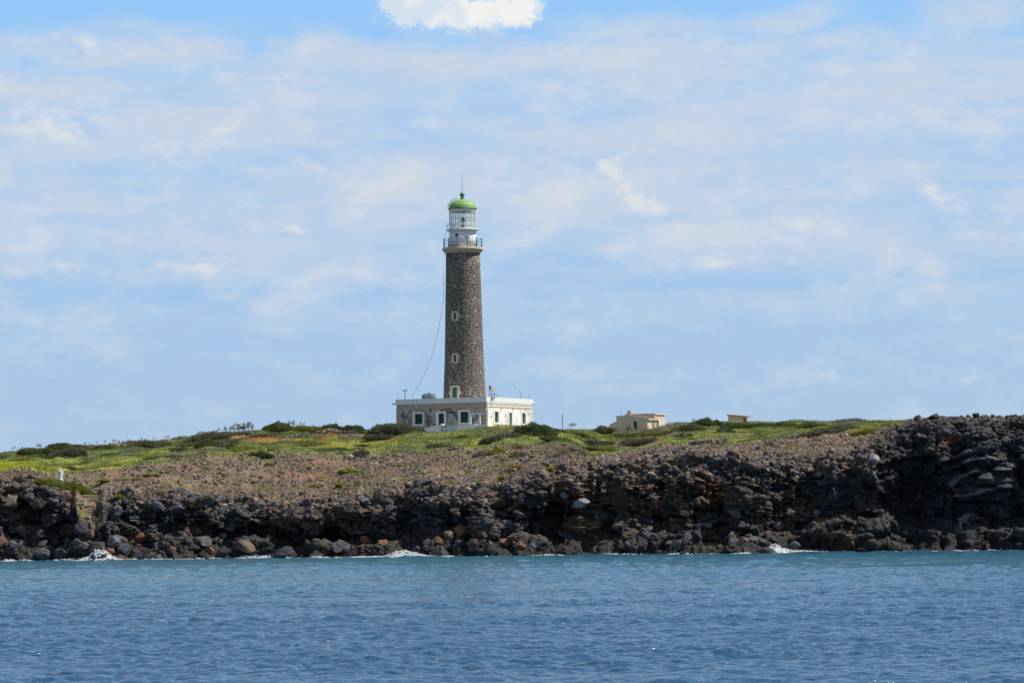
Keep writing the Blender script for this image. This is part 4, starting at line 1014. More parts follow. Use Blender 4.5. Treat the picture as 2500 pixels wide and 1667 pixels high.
# materials
def m_masonry(name, scale, stone, stone2, mortar, mw, stretch=(1, 1, 1)):
    m, t, b = material(name); pos = t.new('ShaderNodeNewGeometry').outputs['Position']
    v = t.mapping(pos, scale=stretch); nz = t.vec('SUBTRACT', t.noise(v, 1.2, 3, .6, 0, 1), (.5, .5, .5))
    mm = t.new('ShaderNodeVectorMath', operation='MULTIPLY_ADD'); t.put(mm, 0, nz); t.put(mm, 1, (.5, .5, .5)); t.put(mm, 2, v); v = mm.outputs[0]
    e = t.voro(v, scale, 'DISTANCE_TO_EDGE'); c = t.new('ShaderNodeTexVoronoi'); t.put(c, 'Vector', v); t.put(c, 'Scale', scale)
    sp = t.new('ShaderNodeSeparateColor'); t.l.new(c.outputs['Color'], sp.inputs[0])
    st = t.mix(sp.outputs[0], stone, stone2); g = t.noise(pos, 9, 4); st = t.mix(t.mapr(g, .35, .75, 0, .5), st, tuple(x * .55 for x in stone))
    k = t.mapr(t.math('ADD', e, t.math('MULTIPLY', t.math('SUBTRACT', g, .5), mw * .7)), mw * .55, mw * 1.25)
    mo = t.mix(t.noise(pos, .35, 4), mortar, tuple(x * .62 for x in mortar))
    wz = t.mapr(t.noise(t.mapping(pos, scale=(1, 1, .07)), 1.4, 4, .6), .35, .7, .72, 1.15)
    t.put(b, 'Base Color', t.vec('MULTIPLY', t.mix(k, mo, st), t.comb(wz, wz, wz))); t.put(b, 'Roughness', .9)
    bp = t.new('ShaderNodeBump'); t.put(bp, 'Strength', .7); t.put(bp, 'Distance', .06); t.put(bp, 'Height', k); t.put(b, 'Normal', bp.outputs[0])
    return m
M_tower = m_masonry('tower_masonry', 3.0, (.062, .053, .049), (.125, .104, .094), (.46, .40, .32), .082)
M_cream = plain('cream_stone', (.62, .55, .40), .85, vary=.3, scale=4, bump=.3)
M_ledge = plain('ledge_stone', (.52, .45, .35), .85, c2=(.33, .27, .2), scale=3, bump=.3)
M_white = plain('white_paint', (.80, .80, .78), .6, c2=(.72, .72, .69), scale=2, lo=.45, hi=.8)
M_whitew = plain('weathered_white', (.78, .78, .76), .75, c2=(.5, .48, .44), scale=2.2, lo=.57, hi=.8, bump=.3)
M_green = plain('green_paint', (.012, .105, .065), .5, vary=.3, scale=3)
M_dgreen = plain('dark_green_paint', (.012, .06, .045), .5, vary=.3, scale=3)
M_rail = plain('rail_paint', (.02, .09, .085), .5)
M_dome = plain('dome_paint', (.33, .44, .09), .62, c2=(.16, .35, .13), scale=1.1, lo=.42, hi=.6)
M_teal = plain('finial_paint', (.03, .19, .13), .45)
M_dark = plain('dark_metal', (.03, .033, .035), .5)
M_grey = plain('grey_metal', (.30, .31, .31), .45, .6)
M_barw = plain('lantern_bars', (.74, .74, .70), .5)
M_win = plain('dark_window', (.03, .035, .06), .25)
mg, t, b = material('lantern_glass')
for n_ in list(t.n):
    if n_.type == 'BSDF_PRINCIPLED': t.n.remove(n_)
gl = t.new('ShaderNodeBsdfGlossy'); gl.inputs['Roughness'].default_value = .03; tr = t.new('ShaderNodeBsdfTransparent'); tr.inputs[0].default_value = (.93, .97, .95, 1)
df = t.new('ShaderNodeBsdfDiffuse'); df.inputs[0].default_value = (.75, .8, .74, 1)
ly = t.new('ShaderNodeLayerWeight'); ly.inputs[0].default_value = .18
mx = t.new('ShaderNodeMixShader'); mx2 = t.new('ShaderNodeMixShader'); mx2.inputs[0].default_value = .2
out = [n for n in t.n if n.type == 'OUTPUT_MATERIAL'][0]
t.l.new(ly.outputs['Facing'], mx.inputs[0]); t.l.new(tr.outputs[0], mx.inputs[1]); t.l.new(gl.outputs[0], mx.inputs[2])
t.l.new(mx.outputs[0], mx2.inputs[1]); t.l.new(df.outputs[0], mx2.inputs[2]); t.l.new(mx2.outputs[0], out.inputs[0])

roof_z = zt(990)
cx, cy = TC[0], TC[1]
px2m = 400.0 / F
lh = empty('lighthouse', (cx, cy, float(roof_z)), 'tall round stone lighthouse with white lantern drum and green dome', 'lighthouse')
prof = [(52.3, 992), (52.0, 975), (50.2, 930), (47.9, 880), (46.2, 820), (44.9, 760), (43.4, 700), (42.3, 650), (41.9, 618.5)]
def rad(z):
    zz = [zt(y) for _, y in prof]; return float(np.interp(z, zz, [r * px2m for r, _ in prof]))
MB().lathe(cx, cy, [(r * px2m, zt(y)) for r, y in prof], 96).build('tower_shaft', M_tower, lh, True)
MB().lathe(cx, cy, [(42.4 * px2m, zt(619)), (44.5 * px2m, zt(617.5)), (47.0 * px2m, zt(613.5)), (49.8 * px2m, zt(612.8)), (50.5 * px2m, zt(610)), (50.3 * px2m, zt(606)), (40 * px2m, zt(605.4))], 96).build('gallery_floor', M_ledge, lh, True)
MB().lathe(cx, cy, [(33.2 * px2m, zt(605.8)), (33.0 * px2m, zt(565)), ], 96).build('drum', M_white, lh, True)
MB().lathe(cx, cy, [(33.3 * px2m, zt(564.9)), (38.5 * px2m, zt(563.6)), (40.8 * px2m, zt(562.4)), (40.8 * px2m, zt(560.8)), (32 * px2m, zt(560.3))], 96).build('lantern_gallery', M_ledge if False else M_white, lh, True)
# gallery railing
rl = MB()
for y in (585.5, 593, 601): rl.ring(cx, cy, zt(y), 47.8 * px2m, .022)
rail = rl.build('gallery_railing', M_rail, lh)
for i in range(12):
    a = R(-90 - 9.5 + 30 * i - 6); x, y = cx + 47.8 * px2m * math.cos(a), cy + 47.8 * px2m * math.sin(a)
    MB().lathe(x, y, [(.045, zt(605.5)), (.04, zt(586)), (.07, zt(585.4)), (.06, zt(583.4)), (.01, zt(582.8))], 8).build('post', M_rail, rail)
rl = MB()
for y in (546.5, 551.5): rl.ring(cx, cy, zt(y), 39.8 * px2m, .014)
rail2 = rl.build('lantern_railing', M_barw, lh)
for i in range(12):
    a = R(-97 + 30 * i); x, y = cx + 39.8 * px2m * math.cos(a), cy + 39.8 * px2m * math.sin(a)
    MB().tube([(x, y, zt(561)), (x, y, zt(546))], .018).build('post', M_barw, rail2)
# lantern
MB().lathe(cx, cy, [(31.5 * px2m, zt(560.2)), (31.5 * px2m, zt(515))], 48, cap=False).build('lantern_glass', mg, lh, True)
gb = MB()
for i in range(14):
    a = R(-90 - 6 + 360 / 14 * i); x, y = cx + 32 * px2m * math.cos(a), cy + 32 * px2m * math.sin(a)
    gb.tube([(x, y, zt(560.2)), (x, y, zt(514))], .045, 6)
for y in (531, 548, 559.5): gb.ring(cx, cy, zt(y), 32 * px2m, .035)
gb.build('glazing_bars', M_barw, lh)
MB().lathe(cx, cy, [(32.6 * px2m, zt(518.2)), (32.8 * px2m, zt(513.2)), (34.3 * px2m, zt(512))], 64, cap=False).build('lantern_frieze', M_barw, lh, True)
ln = MB(); ln.lathe(cx, cy, [(.14, zt(560)), (.14, zt(552)), (.32, zt(551)), (.32, zt(549.8)), (.1, zt(549)), (.1, zt(547)), (.24, zt(545)), (.30, zt(540)), (.24, zt(535)), (.22, zt(533)), (.2, zt(532)), (.06, zt(530.5))], 24)
ln.build('lamp', M_dark, lh, True)
MB().lathe(cx, cy, [(35.0 * px2m, zt(511.6)), (35.2 * px2m, zt(509.8)), (33.9 * px2m, zt(509.3)), (30, zt(509.3))][:3], 96, cap=False).build('dome_rim', M_dark, lh, True)
dp = [(34.3 * px2m, zt(510.4))]
for k in range(0, 15):
    a = R(90 * k / 15.0); dp.append((33.6 * px2m * math.cos(a) ** .92, zt(509.4) + 23.2 * px2m * math.sin(a)))
dp = [q for q in dp if q[0] > .28]
MB().lathe(cx, cy, dp, 96).build('dome', M_dome, lh, True)
bz = zt(476)
fp = [(7.2 * px2m, zt(488)), (5.2 * px2m, zt(485.5)), (5.4 * px2m, zt(484)), (4.2 * px2m, zt(482.5))] + [(5.8 * px2m * math.cos(R(a)), bz + 6.0 * px2m * math.sin(R(a))) for a in range(-50, 86, 12)] + [(.05, zt(469.4))]
MB().lathe(cx, cy, fp, 32).build('finial', M_teal, lh, True)
mst = MB(); mst.tube([(cx, cy, zt(470)), (cx, cy, zt(449)), (cx, cy, zt(423.5))], .038, 6, .014); mst.lathe(cx, cy, [(.01, zt(450.4)), (.06, zt(449.4)), (.01, zt(448.2))], 8); mst.build('lightning_rod', M_grey, lh)
# curved ladder rail on the left of the dome
lad = MB()
for off in (0.0, .18):
    pts = []
    for k in range(9):
        a = R(8 + 62 * k / 8); r_ = 36.5 * px2m * math.cos(a); z = zt(509) + 26.5 * px2m * math.sin(a); aa = R(188) - off / 1.5
        pts.append((cx + r_ * math.cos(aa), cy + r_ * math.sin(aa), z))
    lad.tube(pts, .035, 5)
lad.build('dome_ladder', M_dark, lh)
# arc panels on the tower
def arc_patch(mb, ang, zlo, zhi, s0, s1, off0, off1, rf=rad, n=5):
    vs = []
    for z in (zlo, zhi):
        for o_ in (off0, off1):
            for i in range(n + 1):
                r_ = rf(z); a = ang + (s0 + (s1 - s0) * i / n) / r_
                vs.append((cx + (r_ + o_) * math.cos(a), cy + (r_ + o_) * math.sin(a), z))
    m1 = n + 1; fs_ = []
    for i in range(n):
        fs_ += [(m1 + i, m1 + i + 1, 3 * m1 + i + 1, 3 * m1 + i), (2 * m1 + i, 2 * m1 + i + 1, 3 * m1 + i + 1, 3 * m1 + i), (i, i + 1, m1 + i + 1, m1 + i), (i, 2 * m1 + i, 2 * m1 + i + 1, i + 1)]
    fs_ += [(0, m1, 3 * m1, 2 * m1), (n, 2 * m1 + n, 3 * m1 + n, m1 + n)]
    mb.add(vs, fs_)
ANG = math.atan2(NL[1], NL[0])
def tower_window(yt, yb, gw, fw, name, panel_mat, pname, door=False):
    zt_, zb = zt(yt), zt(yb); fr = MB(); hh = zt_ - zb
    fh = .19 if door else .17
    arc_patch(fr, ANG, zt_ - fh, zt_, -fw, fw, -.05, .06)
    if not door: arc_patch(fr, ANG, zb, zb + .16, -fw, fw, -.05, .06)
    nseg = 5; z0, z1 = (zb if door else zb + .16), zt_ - fh
    for s in (-1, 1):
        for k in range(nseg):
            a, b2 = z0 + (z1 - z0) * k / nseg, z0 + (z1 - z0) * (k + 1) / nseg
            e = fw + (.12 if k % 2 == 1 else 0.0) + (.06 if door and k % 2 else 0)
            arc_patch(fr, ANG, a, b2, *(sorted((s * gw, s * e))), -.05, .06 + (.004 if k % 2 else 0))
    f = fr.build(name, M_cream, lh)
    pn = MB(); arc_patch(pn, ANG, z0, z1, -gw, gw, -.05, .015); pn.build(pname, panel_mat, f)
tower_window(761.5, 785.7, .16, .42, 'tower_window', M_win, 'glass')
tower_window(864, 888, .16, .42, 'tower_window', M_win, 'glass')
tower_window(942.8, 990, .30, .60, 'tower_door', M_green, 'door_leaf', True)
dr = lambda z: 33.1 * px2m
dwm = MB(); arc_patch(dwm, ANG + .02, zt(580.3), zt(571.8), -.14, .14, -.03, .03, dr); dwm.build('drum_window', M_dark, lh)
dv = MB(); arc_patch(dv, ANG - .42, zt(582), zt(580), -.03, .03, -.03, .03, dr); arc_patch(dv, ANG + 1.3, zt(582), zt(580), -.03, .03, -.03, .03, dr); dv.build('vent', M_dark, lh)
dvb = MB(); arc_patch(dvb, ANG + .97, zt(581), zt(573), -.2, .12, -.03, .07, dr); dvb.build('hatch', M_white, lh)

# ================================================================== KEEPERS HOUSE
ZR = float(P(1189, 968.5, CORNER[1])[2]); ZP = float(P(1189, 981.3, CORNER[1])[2]); Z0 = ZR - 4.6
def HP(u, v, z, o=0.0): # point on plan: u along the left wall, v along the right wall, from the near corner
    return CORNER * np.array([1, 1, 0]) + E1 * u + E2 * v + np.array([0, 0, z])
def slab(mb, org, ex, en, u0, u1, z0, z1, d0, d1):
    """box standing on a wall: along ex from u0 to u1, heights z0..z1, from d0 to d1 along the outward normal en"""
    P8 = []
    for z in (z0, z1):
        for (u, d) in ((u0, d1), (u1, d1), (u1, d0), (u0, d0)):
            q = org + ex * u + en * d; P8.append((q[0], q[1], z))
    mb.hexa(P8)
def wall_open(org, ex, en, L, z0, z1, openings, depth=.32):
    """wall face with real openings: returns MB of the outer skin and reveals"""
    mb = MB(); us = sorted({0, L, *[o[0] for o in openings], *[o[1] for o in openings]}); zs = sorted({z0, z1, *[o[2] for o in openings], *[o[3] for o in openings]})
    def pt(u, z, d=0.0): q = org + ex * u + en * d; return (q[0], q[1], z)
    for i in range(len(us) - 1):
        for j in range(len(zs) - 1):
            uc, zc = (us[i] + us[i + 1]) / 2, (zs[j] + zs[j + 1]) / 2
            if any(o[0] < uc < o[1] and o[2] < zc < o[3] for o in openings): continue
            mb.add([pt(us[i], zs[j]), pt(us[i + 1], zs[j]), pt(us[i + 1], zs[j + 1]), pt(us[i], zs[j + 1])], [(0, 1, 2, 3)])
    for (a, b2, c, d) in openings:
        for (p, q) in (((a, c), (b2, c)), ((b2, c), (b2, d)), ((b2, d), (a, d)), ((a, d), (a, c))):
            mb.add([pt(*p), pt(*q), pt(*q, -depth), pt(*p, -depth)], [(0, 1, 2, 3)])
    return mb
def worn(name, base, dark, band, zb, streak=1.0, amount=(.42, .62), side=None):
    """patchy limewash over dark stone, plastered band above height zb"""
    m, t, b = material(name); pos = t.new('ShaderNodeNewGeometry').outputs['Position']
    sp = t.new('ShaderNodeSeparateXYZ'); t.l.new(pos, sp.inputs[0])
    n1 = t.noise(t.mapping(pos, scale=(1, 1, .45 * streak)), 3.2, 6, .68); n2 = t.noise(pos, .8, 3, .5)
    e = t.voro(pos, 3.0, 'DISTANCE_TO_EDGE'); k = t.math('ADD', t.math('ADD', n1, t.math('MULTIPLY', t.math('SUBTRACT', n2, .5), .45)), t.math('MULTIPLY', t.mapr(e, .03, .14), .07))
    f = t.mapr(k, amount[0], amount[1])
    c = t.mix(f, base, dark); nb_ = t.noise(pos, 1.3, 4)
    bandf = t.mapr(t.math('ADD', sp.outputs[2], t.math('MULTIPLY', t.math('SUBTRACT', nb_, .5), .5)), zb - .06, zb + .06)
    c = t.mix(bandf, c, t.mix(t.mapr(n1, .35, .7), band, tuple(x * .8 for x in band)))
    t.put(b, 'Base Color', c); t.put(b, 'Roughness', .9)
    bp = t.new('ShaderNodeBump'); t.put(bp, 'Strength', .5); t.put(bp, 'Distance', .04); t.put(bp, 'Height', k); t.put(b, 'Normal', bp.outputs[0])
    return m
zband = float(P(1120, 996.5, 395)[2])
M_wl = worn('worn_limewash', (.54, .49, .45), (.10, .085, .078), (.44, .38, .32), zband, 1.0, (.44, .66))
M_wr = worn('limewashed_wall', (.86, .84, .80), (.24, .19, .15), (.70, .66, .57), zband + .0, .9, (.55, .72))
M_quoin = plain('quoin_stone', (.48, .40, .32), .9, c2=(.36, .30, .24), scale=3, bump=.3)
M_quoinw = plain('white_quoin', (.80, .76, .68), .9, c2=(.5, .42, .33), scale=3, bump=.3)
house = empty('keepers_house', tuple(HP(W_ / 2, W_ / 2, Z0)), 'square flat roofed keepers house with worn limewash and green shutters under the lighthouse', 'house')
OL = CORNER * np.array([1, 1, 0])
def ul(x): return (1189.0 - x) / 221.0 * W_
def vr(x): return (x - 1189.0) / 111.8 * W_
def zl(x, y):   # height of a photo row on the left wall
    q = OL + E1 * ul(x); return float(P(x, y, q[1])[2])
def zr(x, y):
    q = OL + E2 * vr(x); return float(P(x, y, q[1])[2])
cs = 5.88; ox, oy = 940.0, 900.0
def cX(x): return ox + x / cs
def cY(y): return oy + y / cs
def opening(kind, x0, x1, y0, y1, xf0, xf1, yf0, yf1, floor=False):
    X0, X1, Y0, Y1, A0, A1, B0, B1 = cX(x0), cX(x1), cY(y0), cY(y1), cX(xf0), cX(xf1), cY(yf0), cY(yf1)
    if kind == 'L': u0, u1 = ul(X1), ul(X0); g0, g1 = ul(A1), ul(A0); z1_, z0_ = zl((X0 + X1) / 2, Y0), zl((X0 + X1) / 2, Y1); h1, h0 = zl((X0 + X1) / 2, B0), zl((X0 + X1) / 2, B1)
    else: u0, u1 = vr(X0), vr(X1); g0, g1 = vr(A0), vr(A1); z1_, z0_ = zr((X0 + X1) / 2, Y0), zr((X0 + X1) / 2, Y1); h1, h0 = zr((X0 + X1) / 2, B0), zr((X0 + X1) / 2, B1)
    return dict(u0=u0, u1=u1, z0=z0_, z1=z1_, g0=g0, g1=g1, h0=h0, h1=h1, floor=floor)
LW = [opening('L', 432, 545, 648, 795, 400, 563, 623, 820), opening('L', 779, 858, 643, 840, 740, 886, 613, 840, True), opening('L', 1095, 1208, 618, 772, 1060, 1226, 591, 798)]
RW = [opening('R', 1579, 1631, 615, 768, 1564, 1648, 590, 795), opening('R', 1784, 1820, 630, 840, 1771, 1836, 603, 840, True), opening('R', 1969, 2017, 636, 788, 1955, 2034, 612, 805)]
TH_IN = .03
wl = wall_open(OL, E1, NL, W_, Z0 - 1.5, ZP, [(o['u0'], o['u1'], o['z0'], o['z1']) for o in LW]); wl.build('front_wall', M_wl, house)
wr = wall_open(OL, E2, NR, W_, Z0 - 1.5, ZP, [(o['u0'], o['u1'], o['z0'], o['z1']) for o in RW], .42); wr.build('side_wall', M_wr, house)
bk = MB(); OB = OL + E1 * W_ + E2 * W_
for (o_, e_) in ((OB, -E2), (OB, -E1)):
    q0 = o_; q1 = o_ + e_ * W_
    bk.add([(q0[0], q0[1], Z0 - 1.5), (q1[0], q1[1], Z0 - 1.5), (q1[0], q1[1], ZP), (q0[0], q0[1], ZP)], [(0, 1, 2, 3)])
bk.build('rear_wall', M_wl, house)
for lst, ex, en, dep in ((LW, E1, NL, .22), (RW, E2, NR, .17)):
    for o in lst:
        fr = MB()
        slab(fr, OL, ex, en, o['g0'], o['g1'], o['z1'], o['h1'], -.05, .05)
        if not o['floor']: slab(fr, OL, ex, en, o['g0'], o['g1'], o['h0'], o['z0'], -.05, .06)
        lo_ = o['z0']
        slab(fr, OL, ex, en, o['g0'], o['u0'], lo_, o['z1'], -.05, .05); slab(fr, OL, ex, en, o['u1'], o['g1'], lo_, o['z1'], -.05, .05)
        f = fr.build('door_frame' if o['floor'] else 'window', M_white, house)
        pn = MB(); slab(pn, OL, ex, en, o['u0'] + .002, o['u1'] - .002, o['z0'], o['z1'], -dep - .05, -dep)
        if not o['floor']:
            mid = (o['u0'] + o['u1']) / 2
            slab(pn, OL, ex, en, mid - .02, mid + .02, o['z0'] + .02, o['z1'] - .02, -dep + .003, -dep + .02)
            nz_ = 14
            for k in range(nz_):
                za = o['z0'] + .05 + (o['z1'] - o['z0'] - .1) * k / nz_
                for (s0, s1) in ((o['u0'] + .04, mid - .04), (mid + .04, o['u1'] - .04)): slab(pn, OL, ex, en, s0, s1, za, za + .03, -dep + .003, -dep + .022)
        if ex is E2 and o['floor']: mt = M_dark
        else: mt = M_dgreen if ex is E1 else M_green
        pn.build('door' if o['floor'] else 'shutter', mt, f)
# parapet: four runs with a slight overhang, roof deck
pa = MB(); t_ = .10
OLp = OL
def prism_ring(mb, z0, z1, outr, inr):
    c = [(-outr, -outr), (W_ + outr, -outr), (W_ + outr, W_ + outr), (-outr, W_ + outr)]; d = [(inr, inr), (W_ - inr, inr), (W_ - inr, W_ - inr), (inr, W_ - inr)]
    vs = []
    for z in (z0, z1):
        for L_ in (c, d):
            for (u, v) in L_: q = HP(u, v, z); vs.append(tuple(q))
    fs_ = []
    for i in range(4):
        k = (i + 1) % 4; fs_ += [(i, k, 8 + k, 8 + i), (4 + i, 4 + k, 12 + k, 12 + i), (i, k, 4 + k, 4 + i), (8 + i, 8 + k, 12 + k, 12 + i)]
    mb.add(vs, fs_)
prism_ring(pa, ZP, ZR, .07, .28); par = pa.build('parapet', M_whitew, house)
dk = MB(); dk.add([tuple(HP(0.29, .29, ZP + .12)), tuple(HP(W_ - .29, .29, ZP + .12)), tuple(HP(W_ - .29, W_ - .29, ZP + .12)), tuple(HP(.29, W_ - .29, ZP + .12))], [(0, 1, 2, 3)]); dk.build('roof', M_whitew, house)
cr_ = MB(); uu = ul(cX(465)); slab(cr_, OL, E1, NL, uu - .02, uu + .03, zl(cX(465), cY(495)), zl(cX(465), cY(440)), .072, .078); cr_.build('crack', M_dark, house)
# mouldings of the side wall
mo = MB(); za, zb_ = zr(1200, cY(500)), zr(1200, cY(542))
slab(mo, OL, E2, NR, 0.0, W_, zb_ - .02, zb_ + .10, -.02, .06); slab(mo, OL, E2, NR, 0.0, W_, ZP - .20, ZP - .004, -.02, .045)
mo.build('moulding', M_quoinw, house)
qn = MB()
for k in range(9):
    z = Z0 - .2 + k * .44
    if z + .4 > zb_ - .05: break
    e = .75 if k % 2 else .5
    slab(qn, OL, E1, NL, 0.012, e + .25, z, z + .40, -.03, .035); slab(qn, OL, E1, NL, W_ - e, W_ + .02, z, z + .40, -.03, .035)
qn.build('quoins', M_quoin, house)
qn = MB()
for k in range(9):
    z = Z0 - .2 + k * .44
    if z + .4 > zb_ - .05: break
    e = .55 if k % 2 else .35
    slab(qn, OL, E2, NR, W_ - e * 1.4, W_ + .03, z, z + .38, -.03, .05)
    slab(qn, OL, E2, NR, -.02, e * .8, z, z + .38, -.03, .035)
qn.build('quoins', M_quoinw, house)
# water spouts and small lamp
sp_ = MB(); q0 = OL + E1 * (W_ - .2) + np.array([0, 0, ZP + .1]); sp_.tube([q0, q0 + E1 * .75], .07, 8); sp_.build('water_spout', M_grey, house)
sp_ = MB(); q0 = OL + E2 * (W_ - .1) + np.array([0, 0, ZP + .12]); sp_.tube([q0, q0 + E2 * .4 + NR * .35], .07, 8); sp_.build('water_spout', M_whitew, house)
lm = MB(); q0 = OL + E1 * ul(cX(461)) + NL * .12; zc_ = zl(cX(461), cY(534)); lm.lathe(q0[0], q0[1], [(.03, zc_ - .10), (.1, zc_ - .04), (.1, zc_ + .06), (.03, zc_ + .1)], 12); lm.build('wall_lamp', M_white, house)
dp_ = MB(); q0 = OL + E2 * .10 + NR * .1 ; dp_.tube([(q0[0], q0[1], ZP), (q0[0], q0[1], Z0 - .3)], .045, 8); dp_.build('downpipe', M_whitew, house)
# graffiti strokes beside the window (black paint)
gz = MB(); gx0, gy0, gk = 1085.0, 995.0, 52.27
STR = [[(735, 405), (650, 440), (600, 520), (545, 580), (548, 670), (620, 700), (770, 705)], [(680, 590), (715, 650), (765, 700)], [(800, 550), (850, 600), (880, 665), (930, 715), (985, 690)], [(820, 560), (900, 550), (1030, 525), (1120, 550), (1230, 545)], [(940, 650), (1060, 640), (1140, 650)],
       [(1240, 635), (1170, 700), (1120, 760), (1125, 870)], [(1295, 490), (1375, 500), (1430, 545), (1455, 615), (1360, 690), (1250, 640)], [(1330, 560), (1400, 560)], [(1345, 690), (1345, 730)], [(1750, 570), (1760, 650)]]
for s in STR:
    for a, b2 in zip(s[:-1], s[1:]):
        pts = []
        for (gx, gy) in (a, b2): X, Y = gx0 + gx / gk, gy0 + gy / gk; pts.append((ul(X), zl(X, Y)))
        (ua, z_a), (ub, z_b) = pts; L = math.hypot(ub - ua, z_b - z_a) + 1e-6; nx, nz = -(z_b - z_a) / L * .045, (ub - ua) / L * .045; ex_, ez_ = (ub - ua) / L * .02, (z_b - z_a) / L * .02
        quad = [(ua - ex_ + nx, z_a - ez_ + nz), (ub + ex_ + nx, z_b + ez_ + nz), (ub + ex_ - nx, z_b + ez_ - nz), (ua - ex_ - nx, z_a - ez_ - nz)]
        gz.add([tuple(OL + E1 * u + NL * (.006 + random.random() * .003) + np.array([0, 0, z])) for u, z in quad], [(0, 1, 2, 3)])
gz.build('painted_scrawl', M_dark, house)

# ---- terrace wall with painted flag
OW = OL + NL * 2.2
def uw(x): return float(np.dot(P(x, 1040, OW[1])[:2] - OW[:2], E1[:2]) / 1.0) if False else (1189.0 + (OW[0] - OL[0]) / px2m * (400 / OW[1]) * 1.0 - x) / (E1[0] * -1) * (OW[1] / F)
def zw(x, y): q = OW + E1 * uw(x); return float(P(x, y, q[1])[2])
tw_top = zw(1100, 1037.8)
tw = MB(); slab(tw, OW, E1, NL, uw(1192), uw(1062), tw_top - 2.2, tw_top, -.3, 0)
u_a, u_b = uw(1062), uw(1036); P8 = []
for z_pair in (((tw_top - 2.2), (tw_top - 2.2)), (tw_top, tw_top - .35)):
    for (u, d, z) in ((u_a, 0, z_pair[0]), (u_b, 0, z_pair[1]), (u_b, -.3, z_pair[1]), (u_a, -.3, z_pair[0])):
        q = OW + E1 * u + NL * d; P8.append((q[0], q[1], z))
tw.hexa(P8)
terr = empty('terrace_wall', tuple(OW + E1 * uw(1110) + np.array([0, 0, tw_top - 1.5])), 'low white terrace wall with a blue striped flag painted on it', 'wall')
tw.build('wall', M_whitew, terr)
M_blue = plain('flag_blue', (.02, .06, .28), .7, c2=(.06, .12, .34), scale=6)
M_flagw = plain('flag_white', (.80, .84, .86), .7)
fx = lambda x: 1040 + x / 14.7; fy = lambda y: 1020 + y / 14.7
fl = MB(); slab(fl, OW, E1, NL, uw(fx(1140)), uw(fx(560)), zw(1098, fy(560)), zw(1098, fy(282)), .001, .004); flg = fl.build('painted_flag', M_flagw, terr)
fb = MB()
for (a, b2, c, d) in ((565, 637, 292, 362), (680, 750, 288, 356), (565, 637, 405, 470), (680, 750, 405, 470), (750, 1132, 288, 314), (762, 1132, 366, 392), (762, 1132, 436, 464), (565, 1132, 500, 526)):
    slab(fb, OW, E1, NL, uw(fx(b2)), uw(fx(a)), zw(1098, fy(d)), zw(1098, fy(c)), .004, .008)
fb.build('blue_stripes', M_blue, flg)
# white planter block on the wall
pb = MB(); slab(pb, OW, E1, NL, uw(1081), uw(1075), tw_top, tw_top + .22, -.32, -.05); o = pb.build('planter', M_white); tag(o, 'small white planter block on top of the terrace wall before the door', 'planter')
# pergola of white pipes
OPg = OL + NL * 1.6
def upg(x): return uw(x) if False else (1189.0 + (OPg[0] - OL[0]) / px2m * (400 / OPg[1]) - x) / (-E1[0]) * (OPg[1] / F)
zp = float(P(1160, cY(642), OPg[1])[2]); zpb = tw_top - .4
pg = empty('pipe_frame', tuple(OPg + E1 * upg(1160) + np.array([0, 0, zpb])), 'white painted post and beam frame at the front corner of the keepers house', 'frame')
bm_ = MB(); slab(bm_, OPg, E1, NL, upg(1194), upg(1147.5), zp - .10, zp + .06, -.06, .06); bm_.build('beam', M_white, pg)
for x, wd in ((1150.0, .10), (1173.0, .07)):
    pm = MB(); slab(pm, OPg, E1, NL, upg(x) - wd, upg(x) + wd, zpb, zp - .10, -.05, .05); pm.build('post', M_white, pg)
q1 = OPg + E1 * upg(1193) ; q2 = q1 - NL * 1.5
cb_ = MB(); cb_.tube([(q1[0], q1[1], zp - .02), (q2[0], q2[1], zp - .02)], .06, 6); cb_.build('crossbar', M_white, pg)
pm = MB(); slab(pm, OPg, E1, NL, upg(1162), upg(1144), tw_top + .01, tw_top + .10, -.5, .1); pm.build('base_slab', M_white, pg)

# ---- things on the roof
zroof = ZP + .12
def on_roof(x, u_in): # plan position showing at photo column x on the roof, u_in metres behind the left wall
    base = OL - NL * u_in; u = (1189.0 + (base[0] - OL[0]) / px2m * (400 / base[1]) - x) / (-E1[0]) * (base[1] / F); return base + E1 * u
tk = on_roof(1046.5, 2.2); zk = zroof
tank = empty('water_tank', (tk[0], tk[1], zk), 'grey blue plastic water tank lying on the roof left of the tower', 'tank')
tb = MB(); n = 24; L = 1.6; rr0 = (float(P(1046, 961.5, tk[1])[2]) - zk) / 2
vs, fs_ = [], []; secs = [(-.5, .55), (-.47, .82), (-.40, .97), (-.2, 1.0), (0, 1.0), (.2, 1.0), (.40, .97), (.47, .82), (.5, .55)]
for (a, r_) in secs:
    for i in range(n):
        an = 2 * math.pi * i / n; vs.append((tk[0] + a * L * 1.0, tk[1] + rr0 * r_ * math.cos(an), zk + rr0 + rr0 * r_ * math.sin(an)))
for j in range(len(secs) - 1):
    for i in range(n): k = (i + 1) % n; fs_.append((j * n + i, j * n + k, (j + 1) * n + k, (j + 1) * n + i))
fs_ += [tuple(range(n - 1, -1, -1)), tuple(range((len(secs) - 1) * n, len(secs) * n))]
tb.add(vs, fs_); tb.build('tank_body', plain('tank_plastic', (.07, .115, .14), .5), tank, True)
MB().lathe(tk[0] + .0, tk[1], [(.16, zk + rr0 * 1.95), (.16, zk + rr0 * 2.14), (.13, zk + rr0 * 2.2)], 16).build('lid', M_dark, tank)
MB().tube([(tk[0] - .55, tk[1], zk + rr0 * 1.9), (tk[0] - .55, tk[1], zk + rr0 * 2.28), (tk[0] - .45, tk[1], zk + rr0 * 2.32)], .03, 6).build('valve', M_dark, tank)
